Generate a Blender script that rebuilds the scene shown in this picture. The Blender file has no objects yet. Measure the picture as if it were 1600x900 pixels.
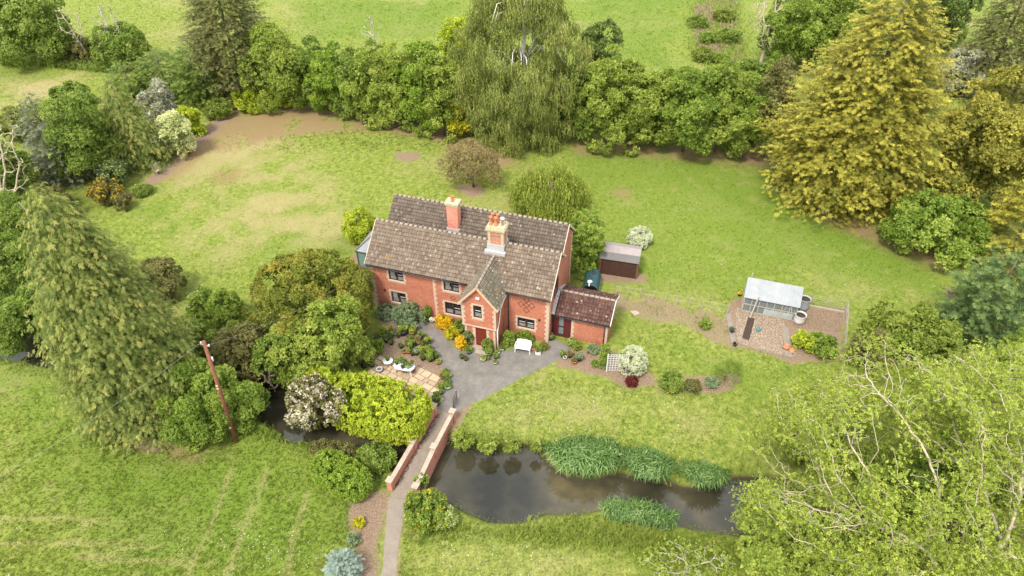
import bpy, bmesh, math, random
import numpy as np
from mathutils import Vector

# ------------------------------------------------------------------ camera, sky, sun, exposure
SC = bpy.context.scene
CAM_H, PITCH, ROLL, FPX = 37.329, math.radians(39.94), math.radians(0.501), 1085.0
cam_d = bpy.data.cameras.new("camera")
cam_d.sensor_width = 36.0
cam_d.lens = FPX / 1600 * 36
cam_d.clip_start, cam_d.clip_end = 0.5, 6000
cam = bpy.data.objects.new("camera", cam_d)
SC.collection.objects.link(cam)
from mathutils import Matrix
cam.matrix_world = Matrix.Translation((0, 0, CAM_H)) @ Matrix.Rotation(math.pi / 2 - PITCH, 4, 'X') @ Matrix.Rotation(-ROLL, 4, 'Z')
SC.camera = cam

SUN_EL, SUN_AZ = math.radians(58), math.radians(212)     # azimuth clockwise from +Y: behind and left of the camera
W = bpy.data.worlds.new("World"); SC.world = W; W.use_nodes = True
nt = W.node_tree; nt.nodes.clear()
wo = nt.nodes.new('ShaderNodeOutputWorld'); bg = nt.nodes.new('ShaderNodeBackground')
sky = nt.nodes.new('ShaderNodeTexSky'); sky.sky_type = 'NISHITA'; sky.sun_disc = False
sky.sun_elevation = SUN_EL; sky.sun_rotation = SUN_AZ
sky.air_density = 1.0; sky.dust_density = 3.0
tc = nt.nodes.new('ShaderNodeTexCoord')
cn = nt.nodes.new('ShaderNodeTexNoise'); cn.inputs['Scale'].default_value = 2.6; cn.inputs['Detail'].default_value = 6
cn.inputs['Distortion'].default_value = 0.5
cr = nt.nodes.new('ShaderNodeValToRGB')
cr.color_ramp.elements[0].position = 0.38; cr.color_ramp.elements[0].color = (3.6, 3.9, 4.4, 1)
cr.color_ramp.elements[1].position = 0.64; cr.color_ramp.elements[1].color = (11, 10.8, 10.6, 1)
mx = nt.nodes.new('ShaderNodeMix'); mx.data_type = 'RGBA'; mx.inputs[0].default_value = 0.78
nt.links.new(tc.outputs['Generated'], cn.inputs['Vector'])
nt.links.new(cn.outputs['Fac'], cr.inputs['Fac'])
nt.links.new(sky.outputs['Color'], mx.inputs[6]); nt.links.new(cr.outputs['Color'], mx.inputs[7])
nt.links.new(mx.outputs[2], bg.inputs['Color']); bg.inputs['Strength'].default_value = 0.13
nt.links.new(bg.outputs['Background'], wo.inputs['Surface'])
sun_d = bpy.data.lights.new("sun", 'SUN'); sun_d.energy = 2.0; sun_d.angle = math.radians(14); sun_d.color = (1.0, 0.95, 0.87)
sun = bpy.data.objects.new("sun", sun_d); SC.collection.objects.link(sun)
sdir = Vector((math.sin(SUN_AZ) * math.cos(SUN_EL), math.cos(SUN_AZ) * math.cos(SUN_EL), math.sin(SUN_EL)))
sun.rotation_euler = sdir.to_track_quat('Z', 'Y').to_euler()
sun.location = sdir * 200
SC.view_settings.view_transform = 'Standard'; SC.view_settings.look = 'None'
SC.view_settings.exposure = 1.46; SC.view_settings.gamma = 1
SC.cycles.max_bounces = 8; SC.cycles.diffuse_bounces = 5; SC.cycles.glossy_bounces = 2
SC.cycles.transmission_bounces = 3; SC.cycles.transparent_max_bounces = 4
SC.cycles.caustics_reflective = False; SC.cycles.caustics_refractive = False

# ------------------------------------------------------------------ surveying helpers (photo ray -> place on the ground)
_fw = np.array([0, math.cos(PITCH), -math.sin(PITCH)]); _up = np.array([0, math.sin(PITCH), math.cos(PITCH)]); _rt = np.array([1., 0, 0])
CP = np.array([0, 0, CAM_H])
def ray(x, y):
    A, B = x - 800, 450 - y
    a = A * math.cos(ROLL) + B * math.sin(ROLL); b = -A * math.sin(ROLL) + B * math.cos(ROLL)
    return _fw + _rt * a / FPX + _up * b / FPX
def g(x, y, z=0.0):
    d = ray(x, y); t = (z - CAM_H) / d[2]; return CP + d * t
def gp(x, y, z=0.0):
    p = g(x, y, z); return (float(p[0]), float(p[1]))
def proj(P):
    v = np.asarray(P, float) - CP; d = v @ _fw; a = v @ _rt / d * FPX; b = v @ _up / d * FPX
    return 800 + a * math.cos(ROLL) - b * math.sin(ROLL), 450 - (a * math.sin(ROLL) + b * math.cos(ROLL))
def hgt(P, ypx):
    lo, hi = 0., 60.
    for _ in range(40):
        m = (lo + hi) / 2
        if proj((P[0], P[1], m))[1] > ypx: lo = m
        else: hi = m
    return lo
def scl(P): return FPX / ((np.asarray(P, float) - CP) @ _fw)

# ------------------------------------------------------------------ object helpers
COL = SC.collection
def tag(o, label=None, cat=None, group=None, kind=None):
    if label: o['label'] = label
    if cat: o['category'] = cat
    if group: o['group'] = group
    if kind: o['kind'] = kind
    return o
def link(name, me, mat=None, parent=None):
    o = bpy.data.objects.new(name, me); COL.objects.link(o)
    if mat is not None and me is not None: me.materials.append(mat)
    if parent is not None: o.parent = parent
    return o
def thing(name, label, cat, loc=(0, 0, 0), rz=0, group=None):
    o = bpy.data.objects.new(name, None); COL.objects.link(o)
    o.empty_display_size = 0.3
    o.location = loc; o.rotation_euler = (0, 0, rz); return tag(o, label, cat, group)
def copy_tree(o, parent=None):
    c = o.copy(); COL.objects.link(c); c.parent = parent
    for ch in list(o.children): copy_tree(ch, c)
    return c

class MB:
    """collects polygons; UVs in metres follow each face's own plane"""
    def __init__(s): s.v = []; s.f = []; s.sm = []; s.ax = {}
    def add(s, vs, fs, smooth=False):
        b = len(s.v); s.v += [tuple(map(float, p)) for p in vs]
        s.f += [tuple(b + i for i in f) for f in fs]; s.sm += [smooth] * len(fs); return s
    def box(s, x0, x1, y0, y1, z0, z1):
        return s.add([(x0, y0, z0), (x1, y0, z0), (x1, y1, z0), (x0, y1, z0), (x0, y0, z1), (x1, y0, z1), (x1, y1, z1), (x0, y1, z1)],
                     [(0, 3, 2, 1), (4, 5, 6, 7), (0, 1, 5, 4), (1, 2, 6, 5), (2, 3, 7, 6), (3, 0, 4, 7)])
    def rbox(s, c, size, rz=0, rx=0, ry=0):
        M = Matrix.Translation(c) @ Matrix.Rotation(rz, 4, 'Z') @ Matrix.Rotation(ry, 4, 'Y') @ Matrix.Rotation(rx, 4, 'X')
        a, b, d = size[0] / 2, size[1] / 2, size[2] / 2
        vs = [M @ Vector(p) for p in [(-a, -b, -d), (a, -b, -d), (a, b, -d), (-a, b, -d), (-a, -b, d), (a, -b, d), (a, b, d), (-a, b, d)]]
        return s.add(vs, [(0, 3, 2, 1), (4, 5, 6, 7), (0, 1, 5, 4), (1, 2, 6, 5), (2, 3, 7, 6), (3, 0, 4, 7)])
    def bar(s, p, q, w, h=None):
        p, q = Vector(p), Vector(q); h = h or w; d = (q - p).normalized()
        x = d.cross(Vector((0, 0, 1)));  x = Vector((1, 0, 0)) if x.length < 1e-4 else x.normalized()
        y = x.cross(d); vs = []
        for c in (p, q):
            for a, b in ((-1, -1), (1, -1), (1, 1), (-1, 1)): vs.append(c + x * a * w / 2 + y * b * h / 2)
        return s.add(vs, [(0, 1, 2, 3), (7, 6, 5, 4), (0, 4, 5, 1), (1, 5, 6, 2), (2, 6, 7, 3), (3, 7, 4, 0)])
    def tube(s, pts, rad, n=6, cap=True):
        pts = [Vector(p) for p in pts]
        if not hasattr(rad, '__len__'): rad = [rad] * len(pts)
        vs = []; fs = []
        for i, p in enumerate(pts):
            d = (pts[min(i + 1, len(pts) - 1)] - pts[max(i - 1, 0)]).normalized()
            x = d.cross(Vector((0.13, 0.31, 0.94)));  x = Vector((1, 0, 0)) if x.length < 1e-3 else x.normalized()
            y = d.cross(x)
            for k in range(n):
                a = 2 * math.pi * k / n; vs.append(p + (x * math.cos(a) + y * math.sin(a)) * rad[i])
        for i in range(len(pts) - 1):
            for k in range(n):
                k2 = (k + 1) % n; fs.append((i * n + k, i * n + k2, (i + 1) * n + k2, (i + 1) * n + k))
        if cap: fs += [tuple(range(n))[::-1], tuple((len(pts) - 1) * n + k for k in range(n))]
        return s.add(vs, fs, True)
    def lathe(s, prof, n=16, c=(0, 0, 0)):
        vs = []; fs = []
        for r, z in prof:
            for k in range(n):
                a = 2 * math.pi * k / n; vs.append((c[0] + r * math.cos(a), c[1] + r * math.sin(a), c[2] + z))
        for i in range(len(prof) - 1):
            for k in range(n):
                k2 = (k + 1) % n; fs.append((i * n + k, i * n + k2, (i + 1) * n + k2, (i + 1) * n + k))
        fs.append(tuple(range(n))[::-1]); fs.append(tuple((len(prof) - 1) * n + k for k in range(n)))
        return s.add(vs, fs, True)
    def prism(s, poly, z0, z1):
        n = len(poly)
        return s.add([(x, y, z0) for x, y in poly] + [(x, y, z1) for x, y in poly],
                     [tuple(range(n))[::-1], tuple(range(n, 2 * n))] + [(i, (i + 1) % n, n + (i + 1) % n, n + i) for i in range(n)])
    def build(s, name, mat, parent=None, bevel=0):
        me = bpy.data.meshes.new(name); me.from_pydata(s.v, [], s.f); me.validate(); me.update()
        uv = me.uv_layers.new(name="UVMap")
        for p in me.polygons:
            if p.index in s.ax:
                o_, a_, u_ = s.ax[p.index]
                for li in p.loop_indices:
                    co = me.vertices[me.loops[li].vertex_index].co - o_; uv.data[li].uv = (co.dot(a_) + 1e-4, co.dot(u_) + 1e-4)
                continue
            n = p.normal; t = Vector((0, 0, 1)).cross(n)
            t = Vector((1, 0, 0)) if t.length < 0.05 else t.normalized()
            if t.x < -1e-3 or (abs(t.x) <= 1e-3 and t.y < 0): t = -t
            b = n.cross(t)
            if b.z < 0: b = -b
            for li in p.loop_indices:
                co = me.vertices[me.loops[li].vertex_index].co; uv.data[li].uv = (co.dot(t), co.dot(b))
        if any(s.sm) and len(me.polygons) == len(s.sm):
            me.polygons.foreach_set('use_smooth', s.sm)
        o = link(name, me, mat, parent)
        if bevel:
            m = o.modifiers.new('bevel', 'BEVEL'); m.width = bevel; m.segments = 2; m.limit_method = 'ANGLE'
        return o

# ------------------------------------------------------------------ materials
def nodes(name):
    m = bpy.data.materials.new(name); m.use_nodes = True; t = m.node_tree; t.nodes.clear()
    o = t.nodes.new('ShaderNodeOutputMaterial'); b = t.nodes.new('ShaderNodeBsdfPrincipled'); t.links.new(b.outputs[0], o.inputs[0])
    return m, t, b, o
def N(t, typ, **kw):
    n = t.nodes.new(typ)
    for k, v in kw.items():
        if k in ('ins',):
            for a, c in v.items(): n.inputs[a].default_value = c
        else: setattr(n, k, v)
    return n
def mixc(t, fac, a, b, mode='MIX'):
    n = t.nodes.new('ShaderNodeMix'); n.data_type = 'RGBA'; n.blend_type = mode
    for i, s in ((0, fac), (6, a), (7, b)):
        if isinstance(s, (int, float)): n.inputs[i].default_value = s
        elif isinstance(s, tuple): n.inputs[i].default_value = s if len(s) == 4 else s + (1,)
        else: t.links.new(s, n.inputs[i])
    return n.outputs[2]
def ramp(t, fac, stops):
    r = t.nodes.new('ShaderNodeValToRGB'); e = r.color_ramp.elements
    while len(e) < len(stops): e.new(0.5)
    for i, (p, c) in enumerate(stops): e[i].position = p; e[i].color = c if len(c) == 4 else tuple(c) + (1,)
    t.links.new(fac, r.inputs[0]); return r.outputs[0]
def noise(t, scale, detail=4, rough=0.6, coord='Object', dist=0):
    c = t.nodes.new('ShaderNodeTexCoord'); n = N(t, 'ShaderNodeTexNoise', ins={'Scale': scale, 'Detail': detail, 'Roughness': rough, 'Distortion': dist})
    t.links.new(c.outputs[coord], n.inputs['Vector']); return n.outputs[0]
def bump(t, b, h, strength=0.5, dist=0.02):
    n = N(t, 'ShaderNodeBump', ins={'Strength': strength, 'Distance': dist}); t.links.new(h, n.inputs['Height']); t.links.new(n.outputs[0], b.inputs['Normal'])
def simple(name, c, rough=0.7, var=0.25, scale=6, metal=0, bmp=0.2, c2=None, spec=0.3):
    m, t, b, o = nodes(name); nz = noise(t, scale, 5, 0.65)
    c2 = c2 or tuple(x * (1 - var) for x in c)
    b.inputs['Specular IOR Level'].default_value = spec
    t.links.new(ramp(t, nz, [(0.3, c2), (0.7, c)]), b.inputs['Base Color'])
    b.inputs['Roughness'].default_value = rough; b.inputs['Metallic'].default_value = metal
    if bmp: bump(t, b, noise(t, scale * 6, 3), bmp, 0.01)
    return m
def brick_mat(name, c1, c2, mortar, bw=0.24, bh=0.082, pale=0.12):
    m, t, b, o = nodes(name); uv = N(t, 'ShaderNodeTexCoord')
    br = N(t, 'ShaderNodeTexBrick', offset=0.5, ins={'Scale': 1.0, 'Brick Width': bw, 'Row Height': bh, 'Mortar Size': 0.0085, 'Bias': -0.1})
    br.inputs['Color1'].default_value = c1 + (1,); br.inputs['Color2'].default_value = c2 + (1,); br.inputs['Mortar'].default_value = mortar + (1,)
    t.links.new(uv.outputs['UV'], br.inputs['Vector'])
    # headers a little paler (flemish bond)
    br2 = N(t, 'ShaderNodeTexBrick', offset=0.5, ins={'Scale': 1.0, 'Brick Width': bw * 1.5, 'Row Height': bh, 'Mortar Size': bw * 0.42, 'Mortar Smooth': 0.0})
    t.links.new(uv.outputs['UV'], br2.inputs['Vector'])
    c = mixc(t, noise(t, 1.3, 5, 0.7), br.outputs['Color'], tuple(x * 0.8 for x in c1), 'MIX')
    c = mixc(t, ramp(t, noise(t, 9, 3), [(0.55, (0, 0, 0)), (0.75, (0.5, 0.5, 0.5))]), c, tuple(min(1, x * 1.5 + 0.1) for x in c2))
    t.links.new(c, b.inputs['Base Color']); b.inputs['Roughness'].default_value = 0.85
    bump(t, b, br.outputs['Fac'], -0.4, 0.01)
    return m
def tile_mat(name, cs, tw, th, lichen, lich_amt, orange=0.0):
    """one colour per tile, lichen spots with shapes of their own"""
    m, t, b, o = nodes(name); uv = N(t, 'ShaderNodeTexCoord')
    sn = N(t, 'ShaderNodeVectorMath', operation='SNAP'); sn.inputs[1].default_value = (tw, th, 1)
    t.links.new(uv.outputs['UV'], sn.inputs[0])
    wn = N(t, 'ShaderNodeTexWhiteNoise', noise_dimensions='2D'); t.links.new(sn.outputs[0], wn.inputs['Vector'])
    c = ramp(t, wn.outputs['Value'], [(i / (len(cs) - 1), k) for i, k in enumerate(cs)])
    c = mixc(t, ramp(t, noise(t, 0.9, 5, 0.7), [(0.35, (0, 0, 0)), (0.7, (0.75, 0.75, 0.75))]), c, cs[0])
    c = mixc(t, ramp(t, noise(t, 5.5, 6, 0.8), [(0.60 - lich_amt * 0.1, (0, 0, 0)), (0.70, (lich_amt * 1.4,) * 3)]), c, lichen)
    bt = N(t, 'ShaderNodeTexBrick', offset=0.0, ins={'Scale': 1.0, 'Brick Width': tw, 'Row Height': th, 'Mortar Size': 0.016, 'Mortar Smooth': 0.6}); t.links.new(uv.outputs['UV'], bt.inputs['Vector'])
    c = mixc(t, bt.outputs['Fac'], c, tuple(x * 0.5 for x in cs[0]))  # dark lines round each tile: lap shadow painted into the tile colour
    vo = N(t, 'ShaderNodeTexVoronoi', ins={'Scale': 1.9, 'Randomness': 1.0}); tcc = N(t, 'ShaderNodeTexCoord'); t.links.new(tcc.outputs['Object'], vo.inputs['Vector'])
    c = mixc(t, ramp(t, vo.outputs['Distance'], [(0.10, (0.6, 0.6, 0.6)), (0.17, (0, 0, 0))]), c, tuple(min(1, x * 1.5) for x in lichen))
    if orange: c = mixc(t, ramp(t, noise(t, 1.7, 4, 0.7), [(0.62, (0, 0, 0)), (0.72, (orange,) * 3)]), c, (0.4, 0.2, 0.05))
    t.links.new(c, b.inputs['Base Color']); b.inputs['Roughness'].default_value = 0.9; b.inputs['Specular IOR Level'].default_value = 0.2
    bump(t, b, noise(t, 30, 3), 0.4, 0.01)
    return m
LEAFM = {}
def leaf_mat(name, dark, mid, light, trans=0.42, rough=0.55):
    if name in LEAFM: return LEAFM[name]
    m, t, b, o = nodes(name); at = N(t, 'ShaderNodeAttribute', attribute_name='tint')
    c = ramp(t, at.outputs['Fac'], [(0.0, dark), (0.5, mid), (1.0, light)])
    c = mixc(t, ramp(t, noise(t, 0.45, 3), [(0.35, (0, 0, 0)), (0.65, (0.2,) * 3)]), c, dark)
    t.links.new(c, b.inputs['Base Color']); b.inputs['Roughness'].default_value = rough; b.inputs['Specular IOR Level'].default_value = 0.25
    tr = N(t, 'ShaderNodeBsdfTranslucent'); t.links.new(c, tr.inputs[0])
    ms = N(t, 'ShaderNodeMixShader'); ms.inputs[0].default_value = trans
    t.links.new(b.outputs[0], ms.inputs[1]); t.links.new(tr.outputs[0], ms.inputs[2]); t.links.new(ms.outputs[0], o.inputs[0])
    LEAFM[name] = m; return m

BRICK = brick_mat('red_brick', (0.33, 0.078, 0.034), (0.47, 0.175, 0.09), (0.46, 0.33, 0.24))
BRICK_OLD = brick_mat('weathered_brick', (0.36, 0.13, 0.075), (0.48, 0.2, 0.12), (0.42, 0.34, 0.26))
BUFF = simple('buff_brick', (0.50, 0.39, 0.285), 0.85, 0.25, 7, c2=(0.36, 0.25, 0.17))
BUFF_OLD = simple('lichened_buff_brick', (0.50, 0.42, 0.24), 0.9, 0.3, 5, c2=(0.30, 0.24, 0.17))
COPE = simple('pale_coping_stone', (0.36, 0.30, 0.23), 0.85, 0.3, 3, c2=(0.25, 0.20, 0.15))
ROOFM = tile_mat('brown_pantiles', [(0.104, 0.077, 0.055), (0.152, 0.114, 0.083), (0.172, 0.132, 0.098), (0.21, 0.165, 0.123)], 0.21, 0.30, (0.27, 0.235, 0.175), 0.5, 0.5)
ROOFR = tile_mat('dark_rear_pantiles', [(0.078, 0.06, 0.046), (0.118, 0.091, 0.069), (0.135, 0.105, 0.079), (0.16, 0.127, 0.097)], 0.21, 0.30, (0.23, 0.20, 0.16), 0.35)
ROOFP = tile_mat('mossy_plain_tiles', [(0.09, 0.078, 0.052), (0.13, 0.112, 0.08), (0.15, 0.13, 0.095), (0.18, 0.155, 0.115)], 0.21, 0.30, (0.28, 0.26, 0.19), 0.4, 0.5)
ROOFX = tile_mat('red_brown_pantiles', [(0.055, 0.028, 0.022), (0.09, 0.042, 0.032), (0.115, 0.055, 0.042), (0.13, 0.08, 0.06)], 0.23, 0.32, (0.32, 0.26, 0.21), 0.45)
RIDGE = simple('ridge_tiles', (0.30, 0.25, 0.19), 0.9, 0.4, 2.2, c2=(0.17, 0.13, 0.10))
LEAD = simple('lead_flashing', (0.36, 0.36, 0.355), 0.6, 0.2, 3)
BROWNW = simple('dark_brown_frames', (0.055, 0.022, 0.015), 0.4, 0.2, 5, bmp=0)
DOORM = simple('red_brown_door', (0.17, 0.028, 0.015), 0.4, 0.25, 3, bmp=0.1)
WHITE = simple('white_plastic', (0.62, 0.62, 0.61), 0.4, 0.06, 3, bmp=0)
WHITEP = simple('white_paint', (0.55, 0.54, 0.51), 0.6, 0.12, 3)
CURT = simple('net_curtain', (0.72, 0.72, 0.70), 0.9, 0.25, 9)
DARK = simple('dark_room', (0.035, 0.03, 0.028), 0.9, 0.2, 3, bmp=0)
BLACKM = simple('black_metal', (0.03, 0.03, 0.032), 0.5, 0.2, 6, bmp=0)
GREYW = simple('weathered_timber', (0.40, 0.35, 0.28), 0.85, 0.35, 8)
POLEM = simple('creosoted_pole', (0.22, 0.085, 0.045), 0.75, 0.4, 3, c2=(0.12, 0.045, 0.03))
SHEDW = simple('brown_shed_boards', (0.07, 0.032, 0.022), 0.8, 0.35, 4)
FELT = simple('grey_roof_felt', (0.26, 0.225, 0.21), 0.9, 0.2, 2)
FELTD = simple('dark_roof_felt', (0.135, 0.125, 0.12), 0.9, 0.2, 2)
TANKM = simple('dark_green_tank_plastic', (0.025, 0.065, 0.07), 0.45, 0.3, 2, bmp=0.05)
POLY = simple('cloudy_polycarbonate', (0.21, 0.22, 0.23), 0.45, 0.2, 1.6, bmp=0.1, c2=(0.14, 0.16, 0.165))
TERRA = simple('terracotta', (0.50, 0.19, 0.09), 0.8, 0.25, 8)
SANDST = simple('sandstone_slabs', (0.52, 0.40, 0.25), 0.9, 0.4, 1.4, c2=(0.36, 0.26, 0.165))
ASPH = None
BARK = simple('brown_bark', (0.16, 0.12, 0.085), 0.9, 0.4, 5)
PALEB = simple('pale_bark', (0.50, 0.43, 0.31), 0.85, 0.35, 3, c2=(0.28, 0.23, 0.16))
BIRCHB = simple('white_birch_bark', (0.60, 0.58, 0.52), 0.8, 0.4, 4)
GREYB = simple('grey_twigs', (0.40, 0.36, 0.31), 0.9, 0.3, 5)
def glass_mat(name, tint=(0.02, 0.025, 0.03), see=0.55):
    m, t, b, o = nodes(name); b.inputs['Base Color'].default_value = tint + (1,); b.inputs['Roughness'].default_value = 0.06
    b.inputs['Specular IOR Level'].default_value = 0.8
    bump(t, b, noise(t, 1.5, 2), 0.06, 0.02)
    tr = N(t, 'ShaderNodeBsdfTransparent'); ms = N(t, 'ShaderNodeMixShader'); ms.inputs[0].default_value = see
    t.links.new(b.outputs[0], ms.inputs[1]); t.links.new(tr.outputs[0], ms.inputs[2]); t.links.new(ms.outputs[0], o.inputs[0]); return m
GLASS = glass_mat('window_glass', see=0.72); GHGL = glass_mat('greenhouse_glass', (0.20, 0.24, 0.24), 0.5); CONSG = glass_mat('conservatory_glass', (0.18, 0.30, 0.27), 0.25)

# ------------------------------------------------------------------ numpy noise and zones of the ground
_rn = np.random.default_rng(5); _tab = _rn.random((256, 256))
def vnoise(x, y, s, o=0):
    x = x / s + 37.3 * (o + 1); y = y / s + 11.7 * (o + 1)
    xi = np.floor(x).astype(int); yi = np.floor(y).astype(int); fx = x - xi; fy = y - yi
    fx = fx * fx * (3 - 2 * fx); fy = fy * fy * (3 - 2 * fy); T = lambda a, b: _tab[a & 255, b & 255]
    return (T(xi, yi) * (1 - fx) + T(xi + 1, yi) * fx) * (1 - fy) + (T(xi, yi + 1) * (1 - fx) + T(xi + 1, yi + 1) * fx) * fy
def fbm(x, y, s, o=0, n=4):
    r = 0; a = 0.5; tot = 0
    for k in range(n): r = r + a * vnoise(x, y, s / 2 ** k, o + k); tot += a; a *= 0.55
    return r / tot
def sdf(poly, x, y):
    P = np.array(poly); d = np.full(x.shape, 1e9); ins = np.zeros(x.shape, bool)
    for i in range(len(P)):
        a = P[i]; b = P[(i + 1) % len(P)]; e = b - a
        t = np.clip(((x - a[0]) * e[0] + (y - a[1]) * e[1]) / (e @ e + 1e-12), 0, 1)
        d = np.minimum(d, np.hypot(x - a[0] - t * e[0], y - a[1] - t * e[1]))
        c = ((a[1] > y) != (b[1] > y)); with_ = np.where(c, (b[0] - a[0]) * (y - a[1]) / (b[1] - a[1] + 1e-12) + a[0], -1e9)
        ins ^= c & (x < with_)
    return np.where(ins, -d, d)
def pp(l, z=0): return [gp(x, y, z) for x, y in l]
sm = lambda t: np.clip(t, 0, 1) ** 2 * (3 - 2 * np.clip(t, 0, 1))
WZ = -0.75
MOAT = pp([(-260, 515), (0, 530), (60, 530), (130, 542), (250, 560), (330, 575), (385, 588), (425, 600), (455, 612), (500, 650), (560, 668), (620, 674),
           (690, 692), (705, 695), (740, 704), (770, 707), (815, 700), (838, 703), (858, 733), (885, 752), (935, 755), (965, 745), (1000, 755), (1040, 757), (1065, 768),
           (1100, 770), (1130, 752), (1195, 752), (1260, 765), (1330, 785), (1420, 800), (1520, 815), (1700, 835),
           (1700, 890), (1500, 870), (1400, 860), (1300, 852), (1200, 842), (1125, 834), (1085, 828), (1040, 817), (985, 803), (935, 797), (900, 804), (855, 803), (812, 817), (765, 816), (728, 800),
           (702, 783), (670, 770), (640, 745), (600, 722), (540, 705), (490, 695), (455, 692), (430, 676), (405, 652), (370, 632), (250, 612), (150, 592), (85, 578), (40, 568), (0, 560), (-260, 545)], WZ)
ZSOIL = [pp(l) for l in (
    [(180, 318), (215, 295), (250, 262), (290, 232), (322, 205), (345, 175), (375, 168), (365, 182), (335, 212), (300, 240), (262, 275), (245, 285), (205, 310)],
    [(613, 243), (620, 237), (640, 237), (655, 242), (650, 249), (630, 251)],
    [(960, 458), (1050, 474), (1135, 488), (1155, 470), (1165, 520), (1145, 548), (1080, 512), (1010, 490), (958, 478)],
    [(1133, 490), (1150, 470), (1250, 478), (1322, 482), (1318, 556), (1245, 566), (1140, 540)],
    [(1236, 515), (1320, 520), (1316, 560), (1238, 567)],
    [(872, 572), (888, 545), (945, 545), (1010, 577), (1028, 600), (985, 608), (940, 592)],
    [(1030, 606), (1060, 590), (1150, 588), (1145, 608), (1080, 614)],
    [(548, 775), (606, 768), (602, 800), (594, 850), (590, 910), (560, 910), (545, 830)],
    [(612, 790), (634, 770), (632, 820), (622, 910), (600, 910)],
    [(576, 570), (598, 500), (660, 508), (690, 560), (700, 600), (692, 640), (640, 615), (590, 595)],
    [(600, 486), (680, 500), (725, 535), (735, 555), (720, 552), (690, 525), (655, 510), (598, 500)],
    [(555, 400), (600, 420), (590, 480), (545, 440)],
    [(215, 695), (270, 680), (305, 690), (280, 700), (240, 706)],
    [(700, 690), (690, 660), (720, 638), (735, 634), (722, 650)],
    [(930, 420), (1008, 430), (1008, 442), (930, 440)],
    [(1478, 450), (1492, 452), (1500, 490), (1488, 492)],
    [(1085, 10), (1110, 5), (1120, 30), (1105, 45), (1130, 70), (1115, 95), (1095, 80), (1085, 50)], [(1125, 20), (1150, 30), (1145, 60), (1130, 50)],
    [(715, 292), (745, 288), (760, 300), (735, 308)],
)]
ZBROWN = [pp(l) for l in (
    [(345, 160), (480, 160), (600, 175), (700, 200), (800, 240), (830, 262), (770, 262), (700, 232), (640, 212), (560, 205), (470, 212), (390, 225), (330, 240), (280, 275), (250, 285), (300, 225)],
    [(880, 215), (960, 222), (1180, 235), (1230, 262), (1180, 262), (1080, 250), (960, 240), (900, 240)],
    [(1215, 250), (1290, 320), (1390, 362), (1480, 400), (1470, 425), (1380, 385), (1280, 345), (1220, 300)],
    [(330, 270), (370, 265), (385, 280), (340, 288)],
    [(945, 300), (970, 294), (990, 300), (975, 312)],
    [(200, 690), (330, 690), (370, 715), (280, 720)],
)]
ZTAN = [pp(l) for l in (
    [(300, 215), (420, 205), (520, 240), (560, 330), (560, 380), (440, 400), (330, 430), (230, 350), (220, 320)],
    [(640, 860), (900, 850), (1000, 900), (700, 905)],
    [(0, 130), (120, 115), (90, 170), (0, 200)],
    [(1230, 415), (1420, 440), (1480, 480), (1300, 475)],
    [(760, 640), (900, 600), (1120, 640), (1150, 700), (1000, 690), (820, 690)],
)]
ZLUSH = [pp(l) for l in (
    [(880, 225), (1200, 250), (1300, 330), (1480, 410), (1480, 470), (1250, 430), (1140, 480), (960, 450), (900, 330)],
    [(970, 490), (1140, 545), (1300, 590), (1180, 660), (1100, 600), (960, 500)],
    [(450, 0), (720, 0), (700, 60), (480, 60)],
    [(900, -80), (1080, -80), (1040, 110), (930, 80)],
    [(630, 800), (1150, 840), (1150, 880), (640, 850)],
    [(200, 320), (260, 310), (270, 360), (215, 350)], [(480, 370), (560, 360), (560, 420), (500, 430)],
    [(200, 500), (260, 640), (600, 720), (590, 900), (300, 900), (0, 800), (0, 560)],
)]
TRACKS = [pp(l) for l in ([(0, 812), (95, 810), (190, 818)], [(0, 850), (120, 848), (250, 856)], [(360, 735), (330, 820), (290, 905)], [(415, 735), (385, 820), (350, 905)],
                          [(480, 770), (455, 850), (450, 905)], [(120, 870), (300, 880)])]
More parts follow.
